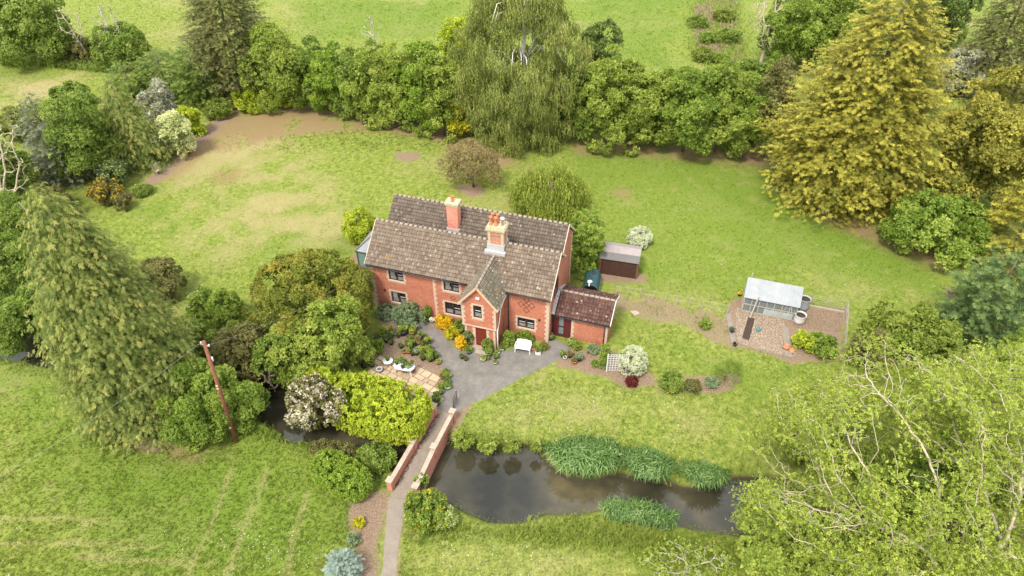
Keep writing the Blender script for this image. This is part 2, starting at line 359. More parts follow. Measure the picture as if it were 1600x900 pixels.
def masks(x, y):
    n1 = fbm(x, y, 2.2, 1); n2 = fbm(x, y, 0.9, 7); n3 = fbm(x, y, 7, 13); n4 = fbm(x, y, 16, 23, 3)
    wob = (n1 - 0.5) * 1.6 + (n2 - 0.5) * 0.9
    soil = np.zeros_like(x); brown = np.zeros_like(x); tan = np.zeros_like(x); lush = np.zeros_like(x)
    for i_, p in enumerate(ZSOIL): soil = np.maximum(soil, sm((0.18 - (sdf(p, x, y) + wob * (1.6 if i_ == 2 else 0.5))) / 0.35) * (.8 if i_ == 2 else 1))
    for p in ZBROWN: brown = np.maximum(brown, sm((0.9 - (sdf(p, x, y) + wob * 1.6)) / 2.0))
    for p in ZTAN: tan = np.maximum(tan, sm((1.5 - (sdf(p, x, y) + wob * 2.5)) / 4.0))
    for p in ZLUSH: lush = np.maximum(lush, sm((1.5 - (sdf(p, x, y) + wob * 2.5)) / 4.0))
    tan = np.clip(tan * sm((n3 * .5 + n1 * .5 - .34) / .28) * .7 + sm((n3 - 0.52) / 0.22) * 0.32 * (1 - lush * .6) + sm((n2 - 0.60) / 0.2) * 0.28, 0, 1)
    trk = np.zeros_like(x)
    for l in TRACKS:
        P = l + l[::-1][1:-1] if len(l) > 2 else l
        d = np.full(x.shape, 1e9)
        for i in range(len(l) - 1):
            a = np.array(l[i]); b = np.array(l[i + 1]); e = b - a; t = np.clip(((x - a[0]) * e[0] + (y - a[1]) * e[1]) / (e @ e), 0, 1)
            d = np.minimum(d, np.hypot(x - a[0] - t * e[0], y - a[1] - t * e[1]))
        trk = np.maximum(trk, sm((0.3 - d) / 0.25) * (0.1 + 0.75 * n2))
    dm = sdf(MOAT, x, y)
    soil = np.maximum(soil, sm((-0.15 - dm) / 0.4))
    moss = np.clip(lush * 0.7 + (n4 - 0.45) * 1.4, 0, 1)
    return soil, brown * sm((n1 * .7 + n2 * .3 - .18) / .35) * .95, np.maximum(tan, trk), moss, dm

def grass_mat(name, blade=False):
    m, t, b, o = nodes(name)
    A = lambda n: N(t, 'ShaderNodeAttribute', attribute_name=n).outputs['Fac']
    fine = noise(t, 9, 6, 0.75); mid = noise(t, 2.2, 5, 0.7, dist=0.4); vf = noise(t, 38, 3, 0.7)
    base = ramp(t, mid, [(0.30, (0.082, 0.122, 0.018)), (0.5, (0.150, 0.186, 0.030)), (0.70, (0.25, 0.265, 0.062))])
    lush = ramp(t, fine, [(0.3, (0.068, 0.118, 0.013)), (0.7, (0.152, 0.202, 0.027))])
    c = mixc(t, A('lush'), base, lush)
    tan = ramp(t, fine, [(0.3, (0.185, 0.165, 0.060)), (0.7, (0.33, 0.28, 0.13))])
    c = mixc(t, A('tan'), c, tan)
    br = ramp(t, fine, [(0.3, (0.15, 0.098, 0.045)), (0.7, (0.255, 0.18, 0.092))])
    c = mixc(t, A('brown'), c, br)
    so = ramp(t, fine, [(0.28, (0.10, 0.062, 0.04)), (0.5, (0.195, 0.135, 0.09)), (0.72, (0.33, 0.25, 0.18))])
    c = mixc(t, A('soil'), c, so)
    c = mixc(t, 0.55, c, ramp(t, vf, [(0.3, (0.55,) * 3), (0.7, (1.35,) * 3)]), 'MULTIPLY')
    if blade: c = mixc(t, 1.0, c, ramp(t, A('tint'), [(0, (0.72,) * 3), (1, (1.35, 1.35, 1.2))]), 'MULTIPLY')
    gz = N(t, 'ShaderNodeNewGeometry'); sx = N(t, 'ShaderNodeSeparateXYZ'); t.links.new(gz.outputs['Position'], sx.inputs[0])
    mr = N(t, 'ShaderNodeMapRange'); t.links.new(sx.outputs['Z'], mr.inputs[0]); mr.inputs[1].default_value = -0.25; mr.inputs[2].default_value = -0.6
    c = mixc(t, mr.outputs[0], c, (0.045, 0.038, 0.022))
    t.links.new(c, b.inputs['Base Color']); b.inputs['Roughness'].default_value = 0.9; b.inputs['Specular IOR Level'].default_value = 0.12
    if not blade: bump(t, b, mixc(t, 0.5, fine, vf), 0.9, 0.06)
    else:
        tr = N(t, 'ShaderNodeBsdfTranslucent'); t.links.new(c, tr.inputs[0]); ms = N(t, 'ShaderNodeMixShader'); ms.inputs[0].default_value = 0.3
        t.links.new(b.outputs[0], ms.inputs[1]); t.links.new(tr.outputs[0], ms.inputs[2]); t.links.new(ms.outputs[0], o.inputs[0])
    return m
GRASS = grass_mat('lawn_and_soil'); BLADE = grass_mat('grass_blades', True)

def np_mesh(name, V, F, attrs=None, smooth=False):
    me = bpy.data.meshes.new(name); n = len(V); m = len(F); k = F.shape[1]
    me.vertices.add(n); me.vertices.foreach_set('co', np.ascontiguousarray(V, np.float32).ravel())
    me.loops.add(m * k); me.loops.foreach_set('vertex_index', np.ascontiguousarray(F, np.int32).ravel())
    me.polygons.add(m); me.polygons.foreach_set('loop_start', np.arange(0, m * k, k, dtype=np.int32))
    try: me.polygons.foreach_set('loop_total', np.full(m, k, np.int32))
    except Exception: pass
    for a, vals in (attrs or {}).items():
        at = me.attributes.new(a, 'FLOAT', 'POINT'); at.data.foreach_set('value', np.ascontiguousarray(vals, np.float32))
    me.update(calc_edges=True)
    if smooth: me.polygons.foreach_set('use_smooth', np.ones(m, bool))
    return me

# ground: one sheet, fine where the photograph looks, coarse out to the horizon, with the moat sunk into it
xs = np.concatenate([[-2500, -1200, -600, -300, -180, -130, -105], np.arange(-90, 95, 0.33), [105, 130, 180, 300, 600, 1200, 2500]])
ys = np.concatenate([[-1500, -600, -200, -60, -10, 5], np.arange(13, 62, 0.28), np.arange(62, 135, 0.5), [140, 150, 170, 210, 300, 500, 900, 1600, 3000]])
GX, GY = np.meshgrid(xs, ys); so, brn, tn, lu, dm = masks(GX, GY)
GZ = -1.5 * sm((0.7 - dm) / 1.3) + np.where(dm > 0.7, (fbm(GX, GY, 3, 3) - 0.5) * 0.0, 0)
idx = np.arange(GX.size).reshape(GX.shape)
GF = np.stack([idx[:-1, :-1], idx[:-1, 1:], idx[1:, 1:], idx[1:, :-1]], -1).reshape(-1, 4)
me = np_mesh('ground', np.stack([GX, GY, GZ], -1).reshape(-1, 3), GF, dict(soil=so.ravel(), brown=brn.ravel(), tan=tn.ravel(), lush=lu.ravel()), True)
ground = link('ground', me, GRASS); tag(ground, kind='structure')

# water
m, t, b, o = nodes('dark_still_water')
c = ramp(t, noise(t, 0.22, 4, 0.6), [(0.33, (0.014, 0.014, 0.009)), (0.52, (0.040, 0.036, 0.021)), (0.72, (0.095, 0.078, 0.042))])
t.links.new(c, b.inputs['Base Color']); b.inputs['Roughness'].default_value = 0.05; b.inputs['IOR'].default_value = 1.33; b.inputs['Specular IOR Level'].default_value = 0.9
bump(t, b, noise(t, 2.4, 3, 0.6), 0.05, 0.05)
WATER = m
xw = [p[0] for p in MOAT]; yw = [p[1] for p in MOAT]
mb = MB(); mb.add([(min(xw) - 2, min(yw) - 2, WZ), (max(xw) + 2, min(yw) - 2, WZ), (max(xw) + 2, max(yw) + 2, WZ), (min(xw) - 2, max(yw) + 2, WZ)], [(0, 1, 2, 3)])
tag(mb.build('water', WATER), kind='structure')

# driveway, path
m, t, b, o = nodes('worn_asphalt')
c = ramp(t, noise(t, 1.1, 6, 0.75), [(0.28, (0.068, 0.060, 0.052)), (0.5, (0.115, 0.104, 0.09)), (0.72, (0.175, 0.158, 0.135))])
c = mixc(t, ramp(t, noise(t, 26, 3, 0.7), [(0.45, (0, 0, 0)), (0.75, (0.7, 0.7, 0.7))]), c, (0.22, 0.20, 0.17))
t.links.new(c, b.inputs['Base Color']); b.inputs['Roughness'].default_value = 0.92; bump(t, b, noise(t, 30, 4), 0.6, 0.01); ASPH = m
m, t, b, o = nodes('earthy_path')
c = ramp(t, noise(t, 1.6, 6, 0.75), [(0.3, (0.12, 0.095, 0.072)), (0.7, (0.20, 0.165, 0.128))])
c = mixc(t, ramp(t, noise(t, 22, 3, 0.7), [(0.4, (0, 0, 0)), (0.7, (0.6, 0.6, 0.6))]), c, (0.27, 0.23, 0.18))
t.links.new(c, b.inputs['Base Color']); b.inputs['Roughness'].default_value = 0.95; bump(t, b, noise(t, 30, 4), 0.6, 0.01); PATHM = m
def dense(poly, step=0.5, wob=0.07, seed=0):
    r = random.Random(seed); out = []
    for i in range(len(poly)):
        a = poly[i]; b_ = poly[(i + 1) % len(poly)]; L = math.dist(a, b_); n = max(1, int(L / step))
        for k in range(n):
            q = k / n; out.append((a[0] + (b_[0] - a[0]) * q + r.uniform(-wob, wob), a[1] + (b_[1] - a[1]) * q + r.uniform(-wob, wob)))
    return out
def sheet(name, poly, z, mat, seed=0):
    mb = MB(); mb.prism(dense(poly, seed=seed), z - 0.02, z); return tag(mb.build(name, mat), kind='structure')
sheet('driveway', pp([(682, 645), (688, 625), (697, 603), (693, 580), (683, 560), (672, 540), (652, 520), (625, 508), (598, 502), (598, 492), (640, 496), (668, 503), (690, 522), (712, 547), (722, 545),
                      (745, 544), (790, 548), (838, 540), (862, 528), (890, 541), (893, 549), (868, 565), (800, 598), (757, 622), (722, 638), (712, 646)]), 0.008, ASPH, 1)
sheet('path', pp([(612, 768), (604, 800), (600, 850), (594, 915), (618, 915), (622, 860), (629, 805), (640, 768)]), 0.008, PATHM, 2)

# crazy-paved patio: separate sandstone slabs
rng = random.Random(3)
mb = MB(); A_ = np.array(gp(583, 583)); B_ = np.array(gp(672, 628)); ex = (B_ - A_) / np.linalg.norm(B_ - A_); ey = np.array([-ex[1], ex[0]])
PAT = pp([(573, 577), (600, 553), (640, 570), (668, 570), (688, 590), (692, 620), (682, 640), (640, 618), (590, 596)])
v = -0.6
while v < 5.0:
    h = rng.choice([0.42, 0.5, 0.6]); u = -1.5 + rng.random() * 0.4
    while u < 7.5:
        w = rng.uniform(0.4, 0.85); c0 = A_ + ex * (u + w / 2) + ey * (v + h / 2)
        if sdf(PAT, np.array([c0[0]]), np.array([c0[1]]))[0] < -0.15 and rng.random() > 0.04:
            j = lambda: rng.uniform(-0.03, 0.03)
            q = [A_ + ex * (u + 0.03 + j()) + ey * (v + 0.03 + j()), A_ + ex * (u + w - 0.03 + j()) + ey * (v + 0.03 + j()), A_ + ex * (u + w - 0.03 + j()) + ey * (v + h - 0.03 + j()), A_ + ex * (u + 0.03 + j()) + ey * (v + h - 0.03 + j())]
            mb.prism([tuple(p) for p in q], -0.02, 0.03 + rng.uniform(0, 0.02))
        u += w
    v += h
m, t, b, o = nodes('sandstone_crazy_paving')
geo = N(t, 'ShaderNodeNewGeometry'); c = ramp(t, geo.outputs['Random Per Island'], [(0, (0.28, 0.20, 0.125)), (0.35, (0.37, 0.28, 0.175)), (0.7, (0.44, 0.34, 0.22)), (1, (0.40, 0.27, 0.175))])
c = mixc(t, ramp(t, noise(t, 3, 5, 0.7), [(0.3, (0.6,) * 3), (0.65, (0,) * 3)]), c, (0.26, 0.19, 0.12)); t.links.new(c, b.inputs['Base Color']); b.inputs['Roughness'].default_value = 0.9
bump(t, b, noise(t, 14, 4), 0.4, 0.01)
tag(mb.build('patio_paving', m), kind='structure')

# ------------------------------------------------------------------ the cottage
HO = (-11.093, 42.505, 0); HY = math.radians(-17.84)
U = np.array([math.cos(HY), math.sin(HY)]); V_ = np.array([-math.sin(HY), math.cos(HY)])
def hw(u, v, z=0): p = np.array(HO[:2]) + U * u + V_ * v; return (float(p[0]), float(p[1]), z)
cot = thing('cottage', 'long red brick cottage with cream brick quoins, twin brown tiled roofs and gabled porch', 'house', HO, HY)

def holed_wall(mb, u0, u1, z0, z1, v, holes, depth=0.14, side=None):
    """front wall face at v, with openings and their reveals; side='u' makes the wall lie at u=v across v"""
    P = (lambda a, d, z: (a, v + d, z)) if side is None else (lambda a, d, z: (v - d, a, z))
    us = sorted({u0, u1} | {h[0] for h in holes} | {h[1] for h in holes}); zs = sorted({z0, z1} | {h[2] for h in holes} | {h[3] for h in holes})
    for i in range(len(us) - 1):
        for j in range(len(zs) - 1):
            cu, cz = (us[i] + us[i + 1]) / 2, (zs[j] + zs[j + 1]) / 2
            if any(h[0] < cu < h[1] and h[2] < cz < h[3] for h in holes): continue
            mb.add([P(us[i], 0, zs[j]), P(us[i + 1], 0, zs[j]), P(us[i + 1], 0, zs[j + 1]), P(us[i], 0, zs[j + 1])], [(0, 1, 2, 3)])
    for a, b_, c, d in holes:
        q = [(a, c), (b_, c), (b_, d), (a, d)]
        for k in range(4):
            p1, p2 = q[k], q[(k + 1) % 4]
            mb.add([P(p1[0], 0, p1[1]), P(p2[0], 0, p2[1]), P(p2[0], depth, p2[1]), P(p1[0], depth, p1[1])], [(0, 1, 2, 3)])
L, W2, HE, HR = 14.52, 2.43, 4.62, 6.84
PU0, PU1, PV = 8.46, 11.07, -2.1; PM = (PU0 + PU1) / 2
fw = [(1.62, 2.86, 3.12, 4.22), (1.58, 2.84, 0.84, 1.97), (6.2, 7.44, 3.16, 4.22), (6.16, 7.5, 0.78, 2.03), (12.07, 13.41, 0.97, 2.0)]
mb = MB()
holed_wall(mb, 0, L, 0, 4.42, 0, fw)
mb.add([(0, 0, 0), (0, 4.86, 0), (0, 4.86, 4.42), (0, W2, 6.62), (0, 0, 4.42)], [(0, 4, 3, 2, 1)])
mb.add([(0, 0, 4.42), (L, 0, 4.42), (L, .1, 4.5), (0, .1, 4.5)], [(0, 1, 2, 3)])
# right gable with its window
SG = (1.3, 2.35, 3.35, 4.75)
holed_wall(mb, 0, 4.0, 0, 4.42, L, [], side='u')
mb.add([(L, 0, 4.42), (L, 4.86, 4.42), (L, W2, 6.62)], [(0, 1, 2)])
# rear range
mb.add([(14.32, 3.9, 0), (14.32, 7.65, 0), (14.32, 7.65, 5.2), (14.32, 5.69, 6.92), (14.32, 3.9, 5.3)], [(0, 1, 2, 3, 4)])
mb.add([(0.02, 3.9, 0), (0.02, 7.65, 0), (0.02, 7.65, 5.2), (0.02, 5.69, 6.92), (0.02, 3.9, 5.3)], [(4, 3, 2, 1, 0)])
mb.add([(0.02, 7.65, 0), (14.32, 7.65, 0), (14.32, 7.65, 5.2), (0.02, 7.65, 5.2)], [(1, 0, 3, 2)])
wall = mb.build('wall', BRICK, cot)
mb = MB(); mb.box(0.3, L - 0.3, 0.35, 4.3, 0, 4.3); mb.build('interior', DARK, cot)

def toothed(mb, u0, u1, z0, z1, v, left=True, right=True, w=0.1, step=0.23, d=0.012, side=None):
    z = z0; k = 0
    while z < z1 - 0.02:
        zz = min(z + step, z1); e = w if k % 2 else 0
        a, b_ = u0 - (e if left else 0), u1 + (e if right else 0)
        if side is None: mb.box(a, b_, v - d, v + 0.02, z, zz)
        else: mb.box(v - 0.02, v + d, a, b_, z, zz)
        z = zz; k += 1
def window(parent, h, v, mull=(0.5,), bar=True, surround=True, curt='L', side=None, head=True):
    a, b_, c, d = h
    if side is None: B = lambda m, x0, x1, y0, y1, z0, z1: m.box(x0, x1, v + y0, v + y1, z0, z1)
    else: B = lambda m, x0, x1, y0, y1, z0, z1: m.box(v - y1, v - y0, x0, x1, z0, z1)
    mb = MB(); f = 0.075; y0, y1 = 0.07, 0.13
    B(mb, a, b_, y0, y1, c, c + f); B(mb, a, b_, y0, y1, d - f, d); B(mb, a, a + f, y0, y1, c + f, d - f); B(mb, b_ - f, b_, y0, y1, c + f, d - f)
    for q in mull: x = a + (b_ - a) * q; B(mb, x - 0.06, x + 0.06, y0, y1, c + f, d - f)
    fr = mb.build('window', BROWNW, parent)
    xs_ = [a + f] + [s for q in mull for s in (a + (b_ - a) * q - 0.06, a + (b_ - a) * q + 0.06)] + [b_ - f]
    mbp = MB(); mbw = MB(); mbc = MB()
    for i in range(0, len(xs_), 2):
        x0, x1 = xs_[i], xs_[i + 1]; B(mbp, x0, x1, 0.105, 0.115, c + f, d - f)
        s = 0.035; z0, z1 = c + f, d - f; zm = z0 + (z1 - z0) * 0.55
        if bar and i > 0 or bar == 2: B(mbw, x0 + s, x1 - s, 0.085, 0.104, zm - 0.02, zm + 0.02)
        if curt == 'L' and i == 0: B(mbc, x0 + 0.01, x0 + (x1 - x0) * 0.8, 0.122, 0.135, z0, z1)
        if curt in ('L', 'B'): B(mbc, x0 + (0.02 if i else 0), x1 - 0.02, 0.14, 0.15, z0, z0 + (z1 - z0) * 0.32)
    if mbw.v: mbw.build('glazing_bar', WHITEP, fr)
    mbp.build('pane', GLASS, fr)
    if mbc.v: mbc.build('curtain', CURT, fr)
    sb = MB(); B(sb, a - 0.06, b_ + 0.06, -0.06, 0.07, c - 0.08, c + 0.012); sb.build('sill', BUFF, fr)
    if surround:
        mb = MB(); st = 0.22
        toothed(mb, a - 0.13, a, c - 0.1, d, v, True, False, 0.08, st, side=side); toothed(mb, b_, b_ + 0.13, c - 0.1, d, v, False, True, 0.08, st, side=side)
        B(mb, a - 0.13, b_ + 0.13, -0.014, 0.01, c - 0.2, c - 0.1)
        if head: B(mb, a - 0.13, b_ + 0.13, -0.014, 0.01, d, d + 0.15)
        mb.build('surround', BUFF, fr)
    return fr
window(cot, fw[0], 0, head=False); window(cot, fw[1], 0); window(cot, fw[2], 0, head=False); window(cot, fw[3], 0, curt='B'); window(cot, fw[4], 0, bar=2, curt='B')
# gable window stands slightly proud with its own frame
gw = MB(); a, b_, c, d = SG
gw.box(L + .002, L + .05, a, b_, c, c + .1); gw.box(L + .002, L + .05, a, b_, d - .1, d); gw.box(L + .002, L + .05, a, a + .1, c + .1, d - .1); gw.box(L + .002, L + .05, b_ - .1, b_, c + .1, d - .1); gw.box(L + .002, L + .05, (a + b_) / 2 - .05, (a + b_) / 2 + .05, c + .1, d - .1)
gf = gw.build('window', BROWNW, cot); pb = MB(); pb.box(L + .002, L + .03, a + .1, (a + b_) / 2 - .05, c + .1, d - .1); pb.box(L + .002, L + .03, (a + b_) / 2 + .05, b_ - .1, c + .1, d - .1)
pb.build('pane', simple('dark_glass', (0.03, 0.035, 0.04), 0.1, 0.2, 3, bmp=0, spec=0.8), gf)

for a_ in ((-0.012, 0.24, False, True), (5.3, 5.46, False, True), (L - 0.22, L + 0.012, True, False)):
    mb = MB(); toothed(mb, a_[0], a_[1], 0, 4.4, 0, a_[2], a_[3], 0.1); mb.build('quoins', BUFF, cot)
mb = MB(); z = 0; k = 0
while z < 5.1: mb.box(14.31, 14.335, 7.3 - (.1 if k % 2 else 0), 7.66, z, min(z + .23, 5.1)); z += .23; k += 1
mb.build('quoins', BUFF, cot); mb = MB()
z = 0; k = 0
while z < 4.4: mb.box(L - .01, L + .012, -.012, .3 + (.1 if k % 2 else 0), z, min(z + .23, 4.4)); z += .23; k += 1
mb.build('quoins', BUFF, cot)
# dark diaper pattern in the brickwork
mb = MB(); cx, cz = 12.76, 3.3
def loz(cu, cz_, a, h):
    p = [(cu - a, cz_), (cu, cz_ + h), (cu + a, cz_), (cu, cz_ - h)]
    for i in range(4):
        q, r = p[i], p[(i + 1) % 4]
        for k in range(5):
            s = (k + 0.5) / 5; x = q[0] + (r[0] - q[0]) * s; z = q[1] + (r[1] - q[1]) * s; mb.box(x - 0.04, x + 0.04, -0.006, 0.01, z - 0.035, z + 0.035)
for du, dz in ((-.42, 0.05), (.42, 0.05), (0, .55), (0, -.45)): loz(cx + du, cz + dz, .24, .28)
loz(cx, cz + .05, .2, .24); BH_ = simple('burnt_header_bricks', (0.19, 0.07, 0.05), 0.8, 0.3, 5)
mb.build('brick_pattern', BH_, cot); mb = MB(); loz(6.9, 2.55, .22, .2); mb.build('brick_pattern', BH_, cot)
mb = MB(); mb.box(1.0, 1.15, -.05, 0.01, 1.85, 2.0); mb.build('wall_lamp', BLACKM, cot); mb = MB(); mb.box(13.72, 13.85, -.12, 0.01, 2.1, 2.22); mb.build('wall_lamp', BLACKM, cot)

def tiled(mb, o, a, u, la, lu, tw=0.21, th=0.30, amp=0.026, step=0.045):
    """pantile slope: o lower left corner, a along, u up the slope"""
    o = np.array(o, float); a = np.array(a, float); a /= np.linalg.norm(a); u = np.array(u, float); u /= np.linalg.norm(u); n = np.cross(a, u)
    nx = max(1, round(la / tw)); ny = max(1, round(lu / th)); SEG = 5
    prof = [0, 0.55, 1.0, 0.6, 0.12]
    xs_ = []; hs = []
    for i in range(nx):
        for s in range(SEG): xs_.append((i + s / SEG) * la / nx); hs.append(prof[s] * amp * 2)
    xs_.append(la); hs.append(0)
    r = random.Random(int(la * 100)); vs = []; rows = []
    for j in range(ny):
        jit = [r.uniform(-.013, .013) for _ in range(nx + 1)]
        for e in (0, 1):
            row = []
            for i, x in enumerate(xs_):
                y = (j + e) * lu / ny; h = hs[i] + (step if e == 0 else 0.0) + jit[min(i // SEG, nx)] + .022 * math.sin(x * 1.1 + y * .8) * math.sin(math.pi * y / lu)
                row.append(len(vs)); vs.append(o + a * x + u * y + n * h)
            rows.append(row)
    fs = []
    for k in range(len(rows) - 1):
        for i in range(len(xs_) - 1): fs.append((rows[k][i], rows[k][i + 1], rows[k + 1][i + 1], rows[k + 1][i]))
    b0 = len(vs)     # underside closes the slope
    for x, y in ((0, 0), (la, 0), (la, lu), (0, lu)): vs.append(o + a * x + u * y - n * 0.09)
    nn = len(xs_) - 1
    fs += [(b0 + 3, b0 + 2, b0 + 1, b0)]
    f0 = len(mb.f); mb.add(vs, fs)
    for k in range(f0, len(mb.f)): mb.ax[k] = (Vector(o), Vector(a * tw * nx / la), Vector(u * th * ny / lu))
    # eave and verge edges
    c = [o - n * 0.09, o + a * la - n * 0.09, o + a * la + u * lu - n * 0.09, o + u * lu - n * 0.09]; d = [p + n * 0.085 for p in c]
    for k in range(4): mb.add([c[k], c[(k + 1) % 4], d[(k + 1) % 4], d[k]], [(0, 1, 2, 3)])
def slope_roof(name, mat, u0, u1, ve, ze, vr, zr, parent):
    mb = MB(); d = np.array([0, vr - ve, zr - ze]); lu = np.linalg.norm(d)
    if ve < vr: tiled(mb, (u0, ve, ze), (1, 0, 0), d, u1 - u0, lu)
    else: tiled(mb, (u1, ve, ze), (-1, 0, 0), d, u1 - u0, lu)
    return mb.build(name, mat, parent)
SL = 0.875
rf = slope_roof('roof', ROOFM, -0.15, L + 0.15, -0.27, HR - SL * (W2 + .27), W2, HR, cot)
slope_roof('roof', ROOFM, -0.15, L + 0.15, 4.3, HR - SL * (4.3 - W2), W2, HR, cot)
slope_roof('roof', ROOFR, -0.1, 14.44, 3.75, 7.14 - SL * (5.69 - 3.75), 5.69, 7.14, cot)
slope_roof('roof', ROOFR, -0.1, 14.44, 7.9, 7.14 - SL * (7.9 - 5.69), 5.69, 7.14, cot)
def ridge(parent, p, q, r=0.11, mat=RIDGE, name='ridge_tiles', seed=1):
    p, q = Vector(p), Vector(q); n = max(2, int((q - p).length / 0.4)); mb = MB(); rr = random.Random(seed)
    for i in range(n):
        a = p.lerp(q, i / n); b2 = p.lerp(q, (i + 1) / n - 0.01); k = rr.uniform(-.012, .012); mb.tube([a + Vector((0, 0, k * .5)), b2 + Vector((0, 0, k * .5))], [r, r * 1.03], 7)
    return mb.build(name, mat, parent)
ridge(cot, (-0.15, W2, HR + 0.01), (L + 0.15, W2, HR + 0.01)); ridge(cot, (-0.1, 5.69, 7.15), (14.44, 5.69, 7.15), seed=2)
# verge boards and gutters
CV = simple('cream_verge', (0.50, 0.42, 0.32), 0.8, 0.3, 4)
for u in (-0.19, L + 0.17): mb = MB(); mb.bar((u, -0.27, HR - SL * (W2 + .27) - .04), (u, W2, HR - 0.04), 0.05, 0.16); mb.bar((u, W2, HR - .04), (u, 4.0, HR - SL * (4.0 - W2) - .04), 0.05, 0.16); mb.build('bargeboards', CV, cot)
for u in (14.46,): mb = MB(); mb.bar((u, 4.0, 7.14 - SL * 1.69 - .04), (u, 5.69, 7.10), 0.05, 0.16); mb.bar((u, 5.69, 7.10), (u, 7.9, 7.14 - SL * 2.21 - .04), 0.05, 0.16)
mb.build('bargeboards', CV, cot)
mb = MB(); ze = HR - SL * (W2 + .27) - .1
mb.tube([(-.1, -.33, ze), (PU0 - .1, -.33, ze)], 0.055, 8); mb.build('gutter', BLACKM, cot); mb = MB(); mb.tube([(PU1 + .1, -.33, ze), (L + .1, -.33, ze)], 0.055, 8); mb.build('gutter', BLACKM, cot); mb = MB()
mb.tube([(11.38, -.07, ze), (11.38, -.07, .1)], 0.04, 8); mb.build('drainpipe', BLACKM, cot)

# porch wing
mb = MB(); pw = (9.36, 10.0, 3.03, 4.25); dw = (9.4, 10.26, 0.05, 2.08)
holed_wall(mb, PU0, PU1, 2.2, 4.35, PV, [pw]); mb.add([(PU0, PV, 4.35), (PU1, PV, 4.35), (PM, PV, 5.88)], [(0, 1, 2)])
mb.add([(PU0, PV, 2.2), (PU1, PV, 2.2), (PU1, 0, 2.2), (PU0, 0, 2.2)], [(0, 3, 2, 1)])
mb.add([(PU0, PV, 2.2), (PU0, 0, 2.2), (PU0, 0, 4.35), (PU0, PV, 4.35)], [(0, 3, 2, 1)]); mb.add([(PU1, PV, 2.2), (PU1, 0, 2.2), (PU1, 0, 4.35), (PU1, PV, 4.35)], [(0, 1, 2, 3)])
q0, q1, qv = PU0 + .12, PU1 - .12, PV + .13
holed_wall(mb, q0, q1, 0, 2.2, qv, [dw]); mb.add([(q0, qv, 0), (q0, 0, 0), (q0, 0, 2.2), (q0, qv, 2.2)], [(0, 3, 2, 1)]); mb.add([(q1, qv, 0), (q1, 0, 0), (q1, 0, 2.2), (q1, qv, 2.2)], [(0, 1, 2, 3)])
mb.build('porch_wall', BRICK, cot)
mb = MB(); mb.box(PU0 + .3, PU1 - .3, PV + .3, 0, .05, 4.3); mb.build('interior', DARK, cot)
mb = MB(); toothed(mb, PU0 - .012, PU0 + .14, 2.2, 4.3, PV, False, True); toothed(mb, PU1 - .14, PU1 + .012, 2.2, 4.3, PV, True, False)
mb.box(PU0 - .03, PU1 + .03, PV - .03, PV + .05, 2.12, 2.24)
mb.box(q0 - .02, q0 + .16, qv - .04, qv + .02, 0, 2.12); mb.box(q1 - .16, q1 + .02, qv - .04, qv + .02, 0, 2.12)
toothed(mb, 9.2, 9.4, 0, 2.1, qv, True, False, .06); toothed(mb, 10.26, 10.42, 0, 2.1, qv, False, True, .06)
mb.build('porch_quoins', BUFF, cot)
window(cot, pw, PV, mull=(), bar=2, curt='B')
mb = MB(); a, b_, c, d = dw; mb.box(a, b_, qv + .08, qv + .12, c, d)
for k in range(6): x = a + (b_ - a) * (k + .5) / 6; mb.box(x - .06, x + .06, qv + .065, qv + .08, c + .05, d - .05)
for z in (.3, 1.1, 1.85): mb.box(a + .02, b_ - .02, qv + .05, qv + .065, z - .05, z + .05)
dr = mb.build('door', DOORM, cot); mb = MB(); mb.tube([(b_ - .1, qv + .02, 1.0), (b_ - .1, qv + .02, 1.15)], .02, 6); mb.build('handle', BLACKM, dr)
mb = MB(); mb.box(9.1, 10.6, qv - .75, qv, 0, .06); mb.box(9.2, 10.5, qv - .4, qv, .06, .12); mb.build('doorstep', COPE, cot)
PH = 6.12; hwid = (PU1 - PU0) / 2 + .22; PE = 4.28
for s in (-1, 1):
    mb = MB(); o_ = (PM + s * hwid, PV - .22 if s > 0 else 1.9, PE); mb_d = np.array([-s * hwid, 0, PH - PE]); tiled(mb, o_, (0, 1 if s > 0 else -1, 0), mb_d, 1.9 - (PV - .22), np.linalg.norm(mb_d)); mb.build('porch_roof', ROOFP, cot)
ridge(cot, (PM, PV - .22, PH + .02), (PM, 1.72, PH + .02), .1, seed=5)
mb = MB()
for s in (-1, 1): mb.bar((PM + s * hwid, PV - .25, PE - .02), (PM, PV - .25, PH - .02), .05, .15)
mb.build('porch_bargeboards', simple('buff_verge', (0.55, 0.36, 0.24), 0.8, 0.3, 4), cot)
mb = MB()   # lead valleys where the porch roof meets the main slope
for s in (-1, 1):
    e = [Vector((PM + s * (hwid + .02), -.05, PE + .22)), Vector((PM, 1.66, PH + .02))]; mb.bar(e[0], e[1], .16, .05)
mb.build('valley_flashing', LEAD, cot)
mb = MB(); mb.rbox((PM, PV - .06, 5.0), (.28, .1, .16)); mb.build('bell_box', WHITEP, cot)
mb = MB(); mb.tube([(PU1 + .22, PV - .1, PE - .05), (PU1 + .25, 0, PE - .05)], .05, 6); mb.tube([(PU1 + .25, -1.2, PE - .08), (PU1 + .1, -1.3, 3.6), (PU1 + .1, -1.6, 2.6), (PU1 + .1, PV - .02, 2.1), (PU1 + .1, PV - .02, .1)], .05, 6); mb.build('drainpipe', WHITEP, cot)

